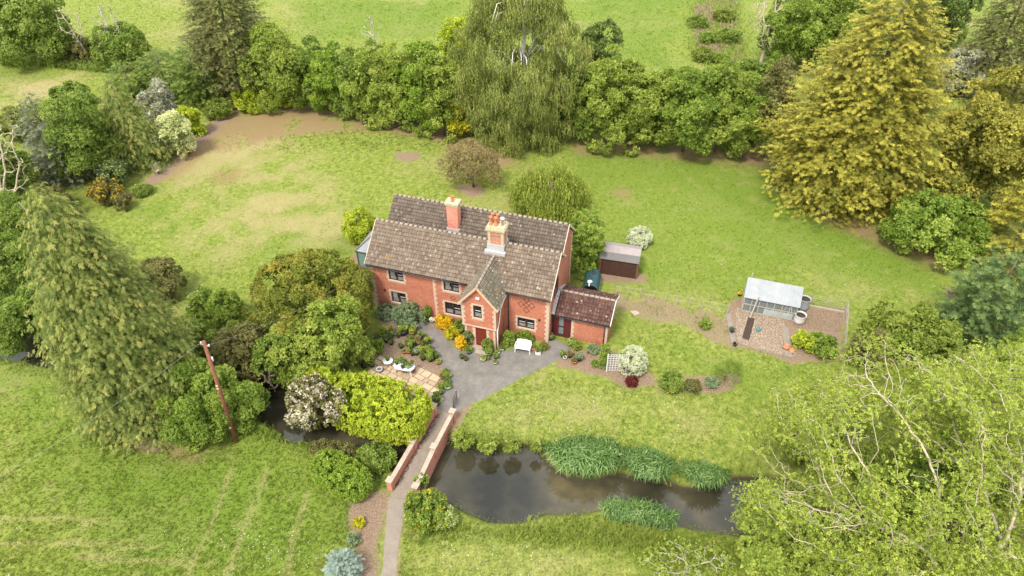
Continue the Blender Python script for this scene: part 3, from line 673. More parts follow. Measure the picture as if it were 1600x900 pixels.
# chimneys
mb = MB(); mb.box(9.2, 10.38, 1.98, 2.88, 5.9, 8.0); ch = mb.build('chimney', BRICK_OLD, cot)
mb = MB()
for x0, x1 in ((9.18, 9.38), (10.2, 10.4)):
    for y0, y1 in ((1.96, 2.16), (2.7, 2.9)): mb.box(x0, x1, y0, y1, 6.9, 8.0)
mb.box(9.12, 10.46, 1.9, 2.96, 8.0, 8.12); mb.box(9.06, 10.52, 1.84, 3.02, 8.12, 8.3); mb.box(9.12, 10.46, 1.9, 2.96, 8.3, 8.42); mb.box(9.2, 10.38, 1.98, 2.88, 7.55, 7.68)
mb.build('chimney_cap', BUFF_OLD, ch)
mb = MB(); mb.box(9.12, 10.46, 1.88, 2.98, 6.2, 6.88); mb.box(9.0, 10.6, 1.6, 1.9, 6.05, 6.42); mb.build('flashing', LEAD, ch)
for k, (x, y) in enumerate(((9.36, 2.2), (9.36, 2.66), (9.75, 2.2), (9.75, 2.66))):
    mb = MB(); mb.lathe([(.13, 0), (.14, .08), (.11, .12), (.11, .6), (.14, .66), (.13, .72), (.09, .72), (.09, .5)], 10, (x, y, 8.42)); mb.build('chimney_pot', TERRA if k != 3 else TERRA, ch)
mb = MB(); mb.lathe([(.1, 0), (.1, .5), (.19, .52), (.19, .62), (.05, .7)], 10, (10.2, 2.4, 8.42)); mb.build('chimney_cowl', simple('galvanised_cowl', (.55, .55, .54), .4, .1, 4, metal=.6), ch)
mb = MB(); mb.box(5.08, 5.98, 4.1, 4.75, 5.2, 8.05); ch = mb.build('chimney', brick_mat('patched_brick', (0.5, 0.14, 0.08), (0.62, 0.26, 0.16), (0.6, 0.5, 0.42)), cot)
mb = MB(); mb.box(5.02, 6.04, 4.04, 4.81, 8.05, 8.2); mb.box(4.98, 6.08, 4.0, 4.85, 8.2, 8.36); mb.build('chimney_cap', BUFF_OLD, ch)
mb = MB(); mb.lathe([(.15, 0), (.12, .1), (.12, .42), (.15, .46), (.1, .46), (.1, .3)], 10, (5.5, 4.42, 8.36)); mb.build('chimney_pot', TERRA, ch)
mb = MB(); mb.box(5.0, 6.06, 4.02, 4.84, 5.6, 6.0); mb.build('flashing', LEAD, ch)

# conservatory behind the left end
con = thing('conservatory', 'white framed glazed conservatory on a low brick wall at the left end of the cottage', 'conservatory', HO, HY)
c0, c1, v0, v1 = -3.3, -0.02, 3.55, 6.6
mb = MB(); mb.box(c0, c1, v0, v0 + .2, 0, .62); mb.box(c0, c0 + .2, v0 + .2, v1, 0, .62); mb.box(c0 + .2, c1, v1 - .2, v1, 0, .62); mb.build('dwarf_wall', BRICK, con)
mb = MB()
for k in range(5):
    x = c0 + .05 + (c1 - c0 - .1) * k / 4; mb.box(x - .05, x + .05, v0 + .04, v0 + .14, .62, 2.2)
for k in range(1, 5): y = v0 + .05 + (v1 - v0 - .1) * k / 4; mb.box(c0 + .02, c0 + .12, y - .05, y + .05, .62, 2.2)
mb.box(c0 - .05, c1, v0 - .02, v0 + .18, 2.2, 2.3); mb.box(c0 - .05, c0 + .15, v0 + .18, v1, 2.2, 2.3); mb.box(c0, c1, v0 + .02, v0 + .16, .62, .68)
ap = (c1, (v0 + v1) / 2, 3.35); ap0 = (c0 + 1.2, (v0 + v1) / 2, 3.35)
mb.bar(ap, ap0, .12); mb.bar((c0, v0, 2.3), ap0, .09); mb.bar((c0, v1, 2.3), ap0, .09)
for q in (.35, .7): mb.bar((c0 + (c1 - c0) * q, v0, 2.3), (ap0[0] + (ap[0] - ap0[0]) * q, ap[1], 3.35), .06)
mb.build('frame', simple('dark_glazing_frame', (.10, .085, .075), .5, .2, 4), con)
mb = MB(); mb.box(c0 + .06, c1, v0 + .08, v0 + .1, .68, 2.2); mb.box(c0 + .06, c0 + .08, v0 + .1, v1 - .1, .68, 2.2); mb.build('pane', CONSG, con)
mb = MB(); mb.add([(c0, v0, 2.3), (c1, v0, 2.3), ap, ap0], [(0, 1, 2, 3)]); mb.add([(c0, v0, 2.3), ap0, (c0, v1, 2.3)], [(0, 1, 2)]); mb.add([(c0, v1, 2.3), ap0, ap, (c1, v1, 2.3)], [(0, 1, 2, 3)])
mb.build('roof', POLY, con)

# outbuilding at the right end
ob = thing('brick_outbuilding', 'low red brick outbuilding with red-brown pantiles at the right end of the cottage', 'outbuilding', HO, HY)
x0, x1, y0, y1 = L + .03, 18.82, .9, 4.15; ZE, ZR, YR = 2.27, 3.24, 2.53
mb = MB(); holed_wall(mb, 16.05, x1, 0, 2.3, y0, [])
mb.add([(x1, y0, 0), (x1, y1, 0), (x1, y1, 2.3), (x1, YR, 3.08), (x1, y0, 2.3)], [(0, 1, 2, 3, 4)]); mb.add([(x0, y1, 0), (x1, y1, 0), (x1, y1, 2.3), (x0, y1, 2.3)], [(1, 0, 3, 2)])
mb.add([(16.05, y0, 0), (16.05, y0 + .3, 0), (16.05, y0 + .3, 2.3), (16.05, y0, 2.3)], [(0, 3, 2, 1)])
mb.build('wall', BRICK, ob)
mb = MB(); toothed(mb, 16.05, 16.2, 0, 2.25, y0, False, True, .08); mb.build('quoins', BUFF, ob); mb = MB(); toothed(mb, x1 - .16, x1 + .012, 0, 2.25, y0, True, False, .08)
z = 0; k = 0
while z < 2.2: mb.box(x1 - .01, x1 + .012, y0 - .012, y0 + .2 + (.1 if k % 2 else 0), z, min(z + .22, 2.25)); z += .22; k += 1
mb.build('quoins', BUFF, ob); mb = MB(); z = 0; k = 0
while z < 2.2: mb.box(x1 - .01, x1 + .012, y1 - .15 - (.1 if k % 2 else 0), y1, z, min(z + .22, 2.25)); z += .22; k += 1
mb.build('quoins', BUFF, ob)
mb = MB()
for a, b_ in ((x0, x0 + .12), (x0 + .42, x0 + .52), (15.45, 15.55), (15.93, 16.05)): mb.box(a, b_, y0 + .02, y0 + .14, .05, 2.22)
mb.box(x0, 16.05, y0 + .02, y0 + .14, 2.12, 2.24); mb.box(x0, 16.05, y0, y0 + .16, 0, .05)
mb.box(x0 + .12, x0 + .42, y0 + .06, y0 + .1, .05, 2.12); mb.box(15.55, 15.93, y0 + .06, y0 + .1, .05, 2.12)
fr = mb.build('door_frame', simple('maroon_frames', (0.09, 0.018, 0.018), .4, .2, 4, bmp=0), ob)
mb = MB(); mb.box(x0 + .52, 15.45, y0 + .07, y0 + .09, .05, 2.12); dr = mb.build('door', GHGL, ob)
mb = MB(); mb.box(x0 + .52, 15.45, y0 + .05, y0 + .1, .95, 1.07); mb.build('door_rail', BROWNW, dr); mb = MB(); mb.box(x0 + .52, 15.45, y0 + .05, y0 + .1, .05, .25); mb.build('door_rail', BROWNW, dr)
mb = MB(); mb.box(x0 + .1, 15.9, y0 + .7, y0 + .8, 0, 2.2); mb.build('interior', simple('porch_inner_wall', (.34, .30, .26), .8, .4, 2), ob)
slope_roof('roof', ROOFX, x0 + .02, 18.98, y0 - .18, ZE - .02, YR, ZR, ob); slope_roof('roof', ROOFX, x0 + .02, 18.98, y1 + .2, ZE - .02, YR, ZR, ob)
ridge(ob, (x0 + .02, YR, ZR + .01), (18.98, YR, ZR + .01), .1, seed=8)
mb = MB(); mb.bar((x0 + .08, y0 - .18, ZE + .06), (x0 + .08, YR, ZR + .08), .22, .05); mb.bar((x0 + .08, YR, ZR + .08), (x0 + .08, y1 + .2, ZE + .06), .22, .05); mb.build('flashing', LEAD, ob)
mb = MB(); mb.tube([(x0, y0 - .24, ZE - .06), (18.95, y0 - .24, ZE - .06)], .05, 8); mb.tube([(18.6, y0 - .07, ZE - .08), (18.6, y0 - .07, .05)], .04, 8); mb.build('gutter', BLACKM, ob)
mb = MB(); mb.bar((19.0, y0 - .18, ZE - .04), (19.0, YR, ZR - .04), .05, .13); mb.bar((19.0, YR, ZR - .04), (19.0, y1 + .2, ZE - .04), .05, .13); mb.build('bargeboards', WHITEP, ob)

# ------------------------------------------------------------------ shed
P = g(936.5, 427); Q = g(993.8, 435.8); ang = math.atan2(Q[1] - P[1], Q[0] - P[0])
sh = thing('garden_shed', 'dark brown timber shed with grey felt roof behind the oil tank', 'shed', (P[0], P[1], 0), ang)
SW, SD = 3.12, 1.9
prof = [(0, 1.78), (0, 0), (SD, 0), (SD, 1.95), (.95, 2.4), (.32, 2.12)]
mb = MB(); n = len(prof)
mb.add([(0, y, z) for y, z in prof] + [(SW, y, z) for y, z in prof], [tuple(range(n)), tuple(range(n, 2 * n))[::-1], (0, n, n + 1, 1), (2, n + 2, n + 3, 3)])
z = .05
while z < 1.7: mb.rbox((SW / 2, -.012, z + .06), (SW, .02, .125), rx=.12); mb.rbox((SW + .012, SD / 2, z + .06), (.02, SD, .125), ry=.12); z += .135
mb.build('wall', SHEDW, sh)
RP_ = simple('reddish_post', (.2, .08, .05), .8, .3, 5)
for x in (0, SW): mb = MB(); mb.box(x - .05, x + .05, -.05, .03, 0, 1.75); mb.build('corner_post', RP_, sh)
def strip(mb, pts, x0, x1, th=.03):
    for (ya, za), (yb, zb) in zip(pts, pts[1:]): mb.add([(x0, ya, za), (x1, ya, za), (x1, yb, zb), (x0, yb, zb), (x0, ya, za - th), (x1, ya, za - th), (x1, yb, zb - th), (x0, yb, zb - th)], [(0, 1, 2, 3), (7, 6, 5, 4), (0, 4, 5, 1), (1, 5, 6, 2), (3, 2, 6, 7), (3, 7, 4, 0)])
mb = MB(); strip(mb, [(-.14, 1.72), (.32, 2.16)], -.1, SW + .1); mb.build('roof', FELTD, sh)
mb = MB(); strip(mb, [(.32, 2.164), (.95, 2.45), (SD + .12, 1.97)], -.1, SW + .1); mb.build('roof', FELT, sh)

# oil tank
P = g(915, 440, .8); P = np.array(hw(16.2, 5.2)) if True else P
c_ = g(925.5, 433, 1.25)
tk = thing('oil_tank', 'dark green ribbed plastic oil tank between the outbuilding and the shed', 'oil tank', (c_[0], c_[1], 0), math.radians(-12))
mb = MB()
def tank_sec(y, s, b_=0.0):
    pts = []
    for k in range(17):
        a = math.pi * k / 16; pts.append((math.cos(a) * .68 * s, y, .62 + math.sin(a) ** .8 * (.72 + b_) * (s * .3 + .7)))
    return [(.66 * s, y, .2)] + pts + [(-.66 * s, y, .2)]
secs = [(-1.18, .86, 0), (-1.1, .97, 0)] + [(-1.05 + k * .1, 1.0, (.045 if k % 5 in (2,) else 0)) for k in range(21)] + [(1.02, .97, 0), (1.1, .86, 0)]
V0 = []; F0 = []
for i, s in enumerate(secs): V0 += tank_sec(*s)
m_ = 19
for i in range(len(secs) - 1):
    for k in range(m_ - 1): F0.append((i * m_ + k, i * m_ + k + 1, (i + 1) * m_ + k + 1, (i + 1) * m_ + k))
F0.append(tuple(range(m_))); F0.append(tuple((len(secs) - 1) * m_ + k for k in range(m_))[::-1])
mb.add(V0, F0, True); mb.build('body', TANKM, tk)
mb = MB(); mb.box(-.7, .7, -1.2, 1.15, 0, .2); mb.build('base', COPE, tk)
mb = MB(); mb.lathe([(.2, 0), (.22, .03), (.18, .08), (.05, .1)], 14, (-.12, -.72, 1.3)); mb.box(-.18, -.08, -1.2, -.9, 1.22, 1.33); mb.build('gauge', WHITEP, tk)
mb = MB(); mb.lathe([(.17, 0), (.17, .07), (.1, .1)], 12, (.05, .5, 1.32)); mb.build('filler_cap', BLACKM, tk)

# ------------------------------------------------------------------ greenhouse and vegetable plot
P = g(1159, 485); Q = g(1240, 501); ang = math.atan2(Q[1] - P[1], Q[0] - P[0])
gh = thing('greenhouse', 'small timber framed greenhouse with cloudy white plastic roof', 'greenhouse', (P[0], P[1], 0), ang)
GL, GD, GE, GR = 4.0, 2.3, 1.45, 2.5
mb = MB()
for k in range(8):
    x = GL * k / 7; mb.box(x - .03, x + .03, -.03, .03, 0, GE); mb.box(x - .03, x + .03, GD - .03, GD + .03, 0, GE)
    mb.bar((x, -.08, GE), (x, GD / 2, GR), .05); mb.bar((x, GD + .08, GE), (x, GD / 2, GR), .05)
for z in (.03, .75, GE): mb.box(0, GL, -.035, .035, z - .03, z + .03); mb.box(0, GL, GD - .035, GD + .035, z - .03, z + .03)
for x in (0, GL):
    for z in (.03, .75, GE): mb.box(x - .03, x + .03, 0, GD, z - .025, z + .035)
mb.bar((GL * 5 / 7, -.02, .1), (GL * 5.6 / 7, -.02, GE), .05); mb.bar((GL * 6.6 / 7, -.05, .1), (GL * 6.1 / 7, -.05, GE), .05)
mb.build('frame', GREYW, gh)
mb = MB(); mb.box(0, GL, -.008, .004, 0, GE); mb.box(0, GL, GD - .005, GD + .005, 0, GE); mb.box(-.006, .006, 0, GD, 0, GE); mb.box(GL - .006, GL + .006, 0, GD, 0, GE)
mb.build('pane', GHGL, gh)
mb = MB(); mb.box(1.6, 3.8, -.045, -.02, .04, .62); mb.build('lower_panel', simple('grey_panels', (.36, .38, .36), .7, .3, 2), gh)
mb = MB(); n = 30
for s in (-1, 1):
    ya = -.15 if s < 0 else GD + .15
    for k in range(n):
        xa, xb = -.1 + (GL + .2) * k / n, -.1 + (GL + .2) * (k + 1) / n; dz = .005 if k % 2 else 0
        mb.add([(xa, ya, GE + .02 + dz), (xb, ya, GE + .04 - dz), (xb, GD / 2, GR + .06 - dz), (xa, GD / 2, GR + .04 + dz)], [(0, 1, 2, 3)] if s < 0 else [(3, 2, 1, 0)])
mb.build('roof', POLY, gh)
mb = MB(); mb.box(.3, 3.7, 1.3, 2.1, .7, .76); mb.box(.4, .5, 1.4, 2.0, 0, .7); mb.box(3.4, 3.5, 1.4, 2.0, 0, .7); mb.build('staging', GREYW, gh)

def barrel(name, label, px, py, r, h, mat, inner, cat='barrel'):
    p = g(px, py); o = thing(name, label, cat, (p[0], p[1], 0)); mb = MB()
    mb.lathe([(r * .9, 0), (r, h * .3), (r * 1.02, h * .5), (r, h * .95), (r * 1.06, h), (r * .98, h), (r * .95, h - .12)], 18); mb.build('body', mat, o)
    mb = MB(); mb.lathe([(r * .93, h - .13), (r * .93, h - .11)], 18); mb.build('contents', inner, o); return o
SOILM = simple('dark_potting_soil', (.055, .035, .025), .95, .4, 12)
barrel('water_butt', 'grey banded barrel at the back right corner of the greenhouse', 1253, 483, .42, 1.15, simple('grey_barrel', (.33, .35, .36), .6, .3, 2), SOILM)
barrel('water_butt', 'white tub with a brown rim at the front right corner of the greenhouse', 1247.5, 503, .42, .8, WHITEP, SOILM, 'tub')
p = g(1172, 497); q = p + np.array([.35, .9, 0])
mb = MB(); mb.bar((p[0], p[1], 0), (q[0], q[1] - .6, 2.0), .09); tag(mb.build('wooden_post', GREYW), 'leaning grey timber post in front of the greenhouse', 'post')
p = g(1163.5, 470); mb = MB(); mb.bar((p[0], p[1], 0), (p[0] + .05, p[1], 2.9), .08); tag(mb.build('wooden_post', GREYW), 'tall thin upright post at the back left corner of the greenhouse', 'post')
p = g(1184, 517); o = thing('watering_can', 'small teal green watering can on the bare vegetable plot', 'watering can', (p[0], p[1], 0)); mb = MB(); mb.lathe([(.12, 0), (.14, .03), (.14, .26), (.1, .3), (.1, .27)], 12)
tm = simple('teal_plastic', (.05, .24, .24), .4, .2, 4, bmp=0); mb.build('body', tm, o); mb = MB(); mb.tube([(.13, 0, .08), (.3, .02, .3), (.34, .02, .3)], [.03, .02, .04], 6); mb.build('spout', tm, o)
mb = MB(); mb.tube([(-.1, 0, .27), (-.16, 0, .38), (0, 0, .42), (.1, 0, .3)], .014, 6); mb.build('handle', tm, o)
# vegetable trench with pale pebbles
p = g(1165, 530); q = g(1174, 497)
mb = MB(); d = Vector((q[0] - p[0], q[1] - p[1], 0)); L_ = d.length; d.normalize(); nrm = Vector((-d.y, d.x, 0)); P_ = Vector((p[0], p[1], 0))
poly = [P_ - nrm * .28, P_ + nrm * .28, P_ + d * L_ + nrm * .25, P_ + d * L_ - nrm * .25]
mb.prism([(v.x, v.y) for v in poly], -.02, .05); tag(mb.build('planting_trench', SOILM), kind='structure')
mb = MB(); r = random.Random(4)
for k in range(13):
    for s in (-1, 1):
        c = P_ + d * (L_ * (k + r.random() * .6) / 13) + nrm * s * (.33 + r.uniform(-.04, .04)); mb.lathe([(.05, 0), (.07, .03), (.03, .07)], 6, (c.x, c.y, 0))
tag(mb.build('pebbles', COPE), 'pale pebbles edging the dark planting trench', 'pebbles', kind='stuff')
# terracotta jar and grey basin in the plot
p = g(1228, 545); o = thing('terracotta_jar', 'round orange terracotta jar at the front of the vegetable plot', 'jar', (p[0], p[1], 0)); mb = MB(); mb.lathe([(.13, 0), (.24, .12), (.25, .24), (.16, .36), (.11, .4), (.14, .44), (.1, .44)], 14); mb.build('body', TERRA, o)
p = g(1237, 549); o = thing('terracotta_jar', 'low tipped terracotta pot just right of the round orange jar', 'pot', (p[0], p[1], 0)); mb = MB(); mb.lathe([(.2, 0), (.24, .12), (.16, .2), (.12, .2)], 12); mb.build('body', TERRA, o)

# fence of thin stakes and wire along the vegetable strip and round the plot
def stakes(label, pts, n, h, group=None, wires=(0.5, 0.9)):
    o = thing('wire_fence', label, 'fence', (pts[0][0], pts[0][1], 0)); ox, oy = pts[0]; r = random.Random(n)
    seg = [math.dist(a, b_) for a, b_ in zip(pts, pts[1:])]; tot = sum(seg); P = []
    for k in range(n + 1):
        s = tot * k / n; i = 0
        while i < len(seg) - 1 and s > seg[i]: s -= seg[i]; i += 1
        q = s / seg[i]; P.append((pts[i][0] + (pts[i + 1][0] - pts[i][0]) * q - ox, pts[i][1] + (pts[i + 1][1] - pts[i][1]) * q - oy))
    for x, y in P: mb = MB(); mb.bar((x, y, 0), (x + r.uniform(-.08, .08), y, h * r.uniform(.85, 1.1)), .055); mb.build('post', GREYW, o)
    mb = MB()
    for a, b_ in zip(P, P[1:]):
        for z in wires: mb.bar((a[0], a[1], z * h), (b_[0], b_[1], z * h), .012)
    mb.build('wire', GREYB, o)
stakes('row of thin timber stakes and wire along the bare strip behind the small lawn', pp([(962, 462), (1010, 468), (1060, 478), (1135, 492)]), 9, 1.1)
stakes('thin wire fence along the front edge of the vegetable plot', pp([(1150, 540), (1195, 556), (1238, 562)]), 5, .8)
stakes('grey wire mesh fence down the right side of the vegetable plot', pp([(1240, 470), (1322, 485), (1316, 552)]), 7, 1.0, wires=(.2, .4, .6, .8, .98))
# plank path through plot
mb = MB(); mb.prism(pp([(1222, 508), (1232, 512), (1238, 560), (1226, 558)]), -.02, .04); tag(mb.build('plot_path', PATHM), kind='structure')
mb = MB(); mb.prism(pp([(1134, 492), (1142, 489), (1150, 535), (1142, 537)]), -.02, .05); tag(mb.build('plot_path', PATHM), kind='structure')
mb = MB(); mb.prism(pp([(984, 487), (994, 486), (1000, 491), (991, 494)]), -.02, .07); tag(mb.build('stone_slab', COPE), 'pale stone slab lying in the grass right of the brick outbuilding', 'slab')
for p0, p1, lab in (((1245, 475), (1318, 489), 'old timber board edging the back of the vegetable plot'),):
    a, b_ = gp(*p0), gp(*p1); mb = MB(); mb.bar((a[0], a[1], .08), (b_[0], b_[1], .08), .06, .16); tag(mb.build('edging_board', GREYW), lab, 'board')

# ------------------------------------------------------------------ bridge
br = thing('brick_bridge', 'narrow footbridge with red brick parapets and cream coping across the moat', 'bridge', (-5.9, 28, 0))
def off(p): return (p[0] + 5.9, p[1] - 28)
Ln, Lm, Lf = (-7.62, 25.2), (-6.5, 28.2), (-5.42, 31.1); Rn, Rm, Rf = (-6.0, 24.75), (-5.12, 27.7), (-4.1, 30.6)
PAR = brick_mat('parapet_brick', (0.42, 0.14, 0.09), (0.52, 0.21, 0.14), (0.48, 0.36, 0.28))
for lab, pts in (('left', (Ln, Lm, Lf)), ('right', (Rn, Rm, Rf))):
    mb = MB(); cb = MB(); pb = MB()
    for a, b_ in zip(pts, pts[1:]):
        a2, b2 = off(a), off(b_); dx, dy = b2[0] - a2[0], b2[1] - a2[1]; Lx = math.hypot(dx, dy); rz = math.atan2(dy, dx)
        mb.rbox(((a2[0] + b2[0]) / 2, (a2[1] + b2[1]) / 2, -.25), (Lx, .22, 1.95), rz=rz); cb.rbox(((a2[0] + b2[0]) / 2, (a2[1] + b2[1]) / 2, .762), (Lx - .3, .3, .075), rz=rz)
    w_ = mb.build('parapet', PAR, br); cb.build('coping', COPE, w_, bevel=.012)
    for p_ in pts: q = off(p_); pb = MB(); pb.rbox((q[0], q[1], .42), (.34, .34, .98), rz=1.2); pb.build('pier', PAR, w_); cb = MB(); cb.rbox((q[0], q[1], .95), (.44, .44, .09), rz=1.2); cb.build('pier_cap', COPE, w_, bevel=.012)
mb = MB(); dk = [off((-7.5, 24.6)), off((-6.1, 24.3)), off(Rm), off((-4.0, 30.9)), off((-5.3, 31.6)), off(Lm)]; mb.prism(dk, -.35, .03); mb.build('deck', PATHM, br)
mb = MB(); r = random.Random(2)
for k in range(420):
    q = r.random(); s = r.choice((0, 1)); a = [Ln, Lf][0] if not s else Rn; b_ = Lf if not s else Rf
    x = a[0] + (b_[0] - a[0]) * q; y = a[1] + (b_[1] - a[1]) * q; o_ = off((x + (.16 + abs(r.gauss(0, .12))) * (1 if not s else -1), y))
    mb.rbox((o_[0], o_[1], .045), (.07, .05, .02), rz=r.random() * 6, rx=r.uniform(-.5, .5))
o = mb.build('leaf_litter', simple('brown_dead_leaves', (.13, .055, .03), .9, .5, 9), br); o['kind'] = 'stuff'
p = g(709, 640); gt = thing('garden_gate', 'small black metal gate standing open at the far end of the bridge', 'gate', (p[0], p[1], 0), math.radians(78))
mb = MB(); mb.tube([(0, 0, 0), (0, 0, 1.0)], .025, 6); mb.tube([(.9, 0, .05), (.9, 0, .95)], .02, 6); mb.tube([(0, 0, .95), (.3, 0, 1.05), (.6, 0, 1.05), (.9, 0, .95)], .018, 6); mb.tube([(0, 0, .12), (.9, 0, .12)], .018, 6); mb.tube([(0, 0, .5), (.9, 0, .5)], .014, 6); mb.build('frame', BLACKM, gt)
mb = MB()
for k in range(1, 8): mb.tube([(.9 * k / 8, 0, .12), (.9 * k / 8, 0, 1.0)], .009, 4)
mb.build('bars', BLACKM, gt)

# ------------------------------------------------------------------ utility pole and wires
p = g(369, 690); po = thing('utility_pole', 'tall brown timber utility pole leaning at the edge of the meadow', 'utility pole', (p[0], p[1], 0))
T0 = (.55, 0, 9.3); mb = MB(); mb.tube([(0, 0, -.2), (.28, 0, 4.6), T0], [.15, .13, .105], 12); mb.build('shaft', POLEM, po)
mb = MB(); mb.tube([(-.3 + .55, .1, 8.95), (.85, -.1, 8.95)], .03, 6); mb.build('crossbar', GREYW, po); GI = simple('grey_insulators', (.5, .5, .48), .4, .1, 4)
for a_, b_ in (((.3, .1, 8.95), (.3, .1, 9.15)), ((.82, -.1, 8.95), (.82, -.1, 9.12)), ((.68, -.05, 7.7), (.68, -.05, 8.05))): mb = MB(); mb.tube([a_, b_], .05, 6); mb.build('insulator', GI, po)
mb = MB()
YP = simple('yellowed_plate', (.6, .5, .25), .6, .2, 4)
for z, w in ((5.6, .14), (5.35, .1), (2.7, .15), (1.6, .13)): x = .55 * z / 9.3; mb = MB(); mb.rbox((x - .02, -.13, z), (.12, .02, w)); mb.build('number_plate', YP, po)
def wire(label, a, b_, sag):
    mb = MB(); a, b_ = Vector(a), Vector(b_); mb.tube([a.lerp(b_, k / 24) - Vector((0, 0, sag * 4 * (k / 24) * (1 - k / 24))) for k in range(25)], .0055, 4)
    tag(mb.build('overhead_wire', GREYB), label, 'wire')
top_ = (p[0] + .3, p[1] + .1, 9.1); e1 = g(-120, 812, 7.5)
wire('thin overhead wire running from the pole down across the meadow to the left', top_, tuple(e1), .5)
wire('thin overhead wire running from the pole towards the cottage', (p[0] + .82, p[1] - .1, 9.1), hw(.1, -.05, 4.3), .8)

# ================================================================== vegetation
def norm(a): return a / (np.linalg.norm(a, axis=-1, keepdims=True) + 1e-9)
def rhomb(c, d, w, n, droop=0.0):
    """a leaf: quad from c along d, half width w; returns 4 verts"""
    d = np.array(d, float); n = np.array(n, float); s = np.cross(d, n); s = s / (np.linalg.norm(s) + 1e-9) * w
    c = np.array(c, float); return [c, c + d * .45 + s, c + d - n * droop, c + d * .45 - s]
def tmpl_broad(seed, k=7):
    r = np.random.default_rng(seed); v = []
    for i in range(k):
        a = 2 * math.pi * (i + r.random()) / k; e = r.uniform(-.5, .9); d = np.array([math.cos(a) * math.cos(e), math.sin(a) * math.cos(e), math.sin(e)]) * r.uniform(.38, .55)
        n = norm(np.array([r.normal() * .5, r.normal() * .5, 1.0])); v += rhomb(np.array([r.normal() * .12, r.normal() * .12, r.normal() * .06]), d, r.uniform(.13, .19), n)
    return np.array(v)
def tmpl_spray(seed, droop=.25, k=5):
    """flat fern-like conifer spray pointing along +Y"""
    r = np.random.default_rng(seed); v = []
    v += rhomb((0, -.1, 0), (0, 1.1, -droop * .6), .045, (0, 0, 1))
    for i in range(k):
        y = .05 + .8 * i / k; L_ = .5 * (1 - .55 * i / k)
        for s in (-1, 1): v += rhomb((0, y, -droop * y * y), (s * L_ * r.uniform(.6, .95), L_ * r.uniform(.5, .95), -droop * .4 + r.normal() * .12), .055, (r.normal() * .35, r.normal() * .2, 1))
    return np.array(v)
def tmpl_hang(seed, k=5):
    """weeping strand: leaves along a line falling in -Z"""
    r = np.random.default_rng(seed); v = []
    for i in range(k):
        z = -1.1 * i / k; a = r.random() * 6.28; v += rhomb((r.normal() * .05, r.normal() * .05, z), (math.cos(a) * .13, math.sin(a) * .13, -.34), .075, (math.sin(a), math.cos(a), .3))
    return np.array(v)
def tmpl_blade(seed, k=3):
    r = np.random.default_rng(seed); v = []
    for i in range(k):
        a = r.normal() * .5; d = np.array([math.sin(a) * .3, .18 + r.random() * .25, 0]); w = .034
        p = [np.array([r.normal() * .08, 0, 0]) + d * t_ + np.array([0, 0, h]) for t_, h in ((0, 0), (.35, .55), (.85, .85), (1.5, .75))]
        s = np.array([w, 0, 0])
        for j in range(3): ww = (1, .9, .6, .1)[j]; w2 = (1, .9, .6, .1)[j + 1]; v += [p[j] - s * ww, p[j] + s * ww, p[j + 1] + s * w2, p[j + 1] - s * w2]
    return np.array(v)
def tmpl_twig(seed, k=6):
    r = np.random.default_rng(seed); v = []
    for i in range(k):
        d = np.array([r.normal() * .3, r.normal() * .3, r.uniform(.5, 1.0)]); v += rhomb(np.array([r.normal() * .15, r.normal() * .15, 0]), d, .02, (r.normal(), r.normal(), .2))
    return np.array(v)
TB = [tmpl_broad(i) for i in range(5)]; TS = [tmpl_spray(i) for i in range(4)]; TSD = [tmpl_spray(i + 9, .7) for i in range(4)]
TH = [tmpl_hang(i) for i in range(4)]; TG = [tmpl_blade(i) for i in range(5)]; TT = [tmpl_twig(i) for i in range(4)]
def stamp(tmpls, pos, yax, zax, size, tint, rng, jit=.12):
    """place templates; returns verts, tints"""
    y = norm(yax); z = zax - (zax * y).sum(-1, keepdims=True) * y; z = norm(z); x = np.cross(y, z); R = np.stack([x, y, z], -1)   # columns
    which = rng.integers(0, len(tmpls), len(pos)); V = []; T = []
    for i, tm_ in enumerate(tmpls):
        m_ = which == i
        if not m_.any(): continue
        v = np.einsum('nij,kj->nki', R[m_], tm_) * size[m_][:, None, None] + pos[m_][:, None, :]
        k = len(tm_) // 4; tt = np.repeat(tint[m_][:, None] + rng.normal(0, jit, (m_.sum(), k)), 4, axis=1)
        V.append(v.reshape(-1, 3)); T.append(tt.reshape(-1))
    return np.concatenate(V), np.concatenate(T)
def leaf_mesh(name, V, T, extra=None):
    F = np.arange(len(V)).reshape(-1, 4); a = dict(tint=np.clip(T, 0, 1)); a.update(extra or {}); return np_mesh(name, V, F, a)
STAT = [0]
def rdir(n, rng): return norm(rng.normal(size=(n, 3)))

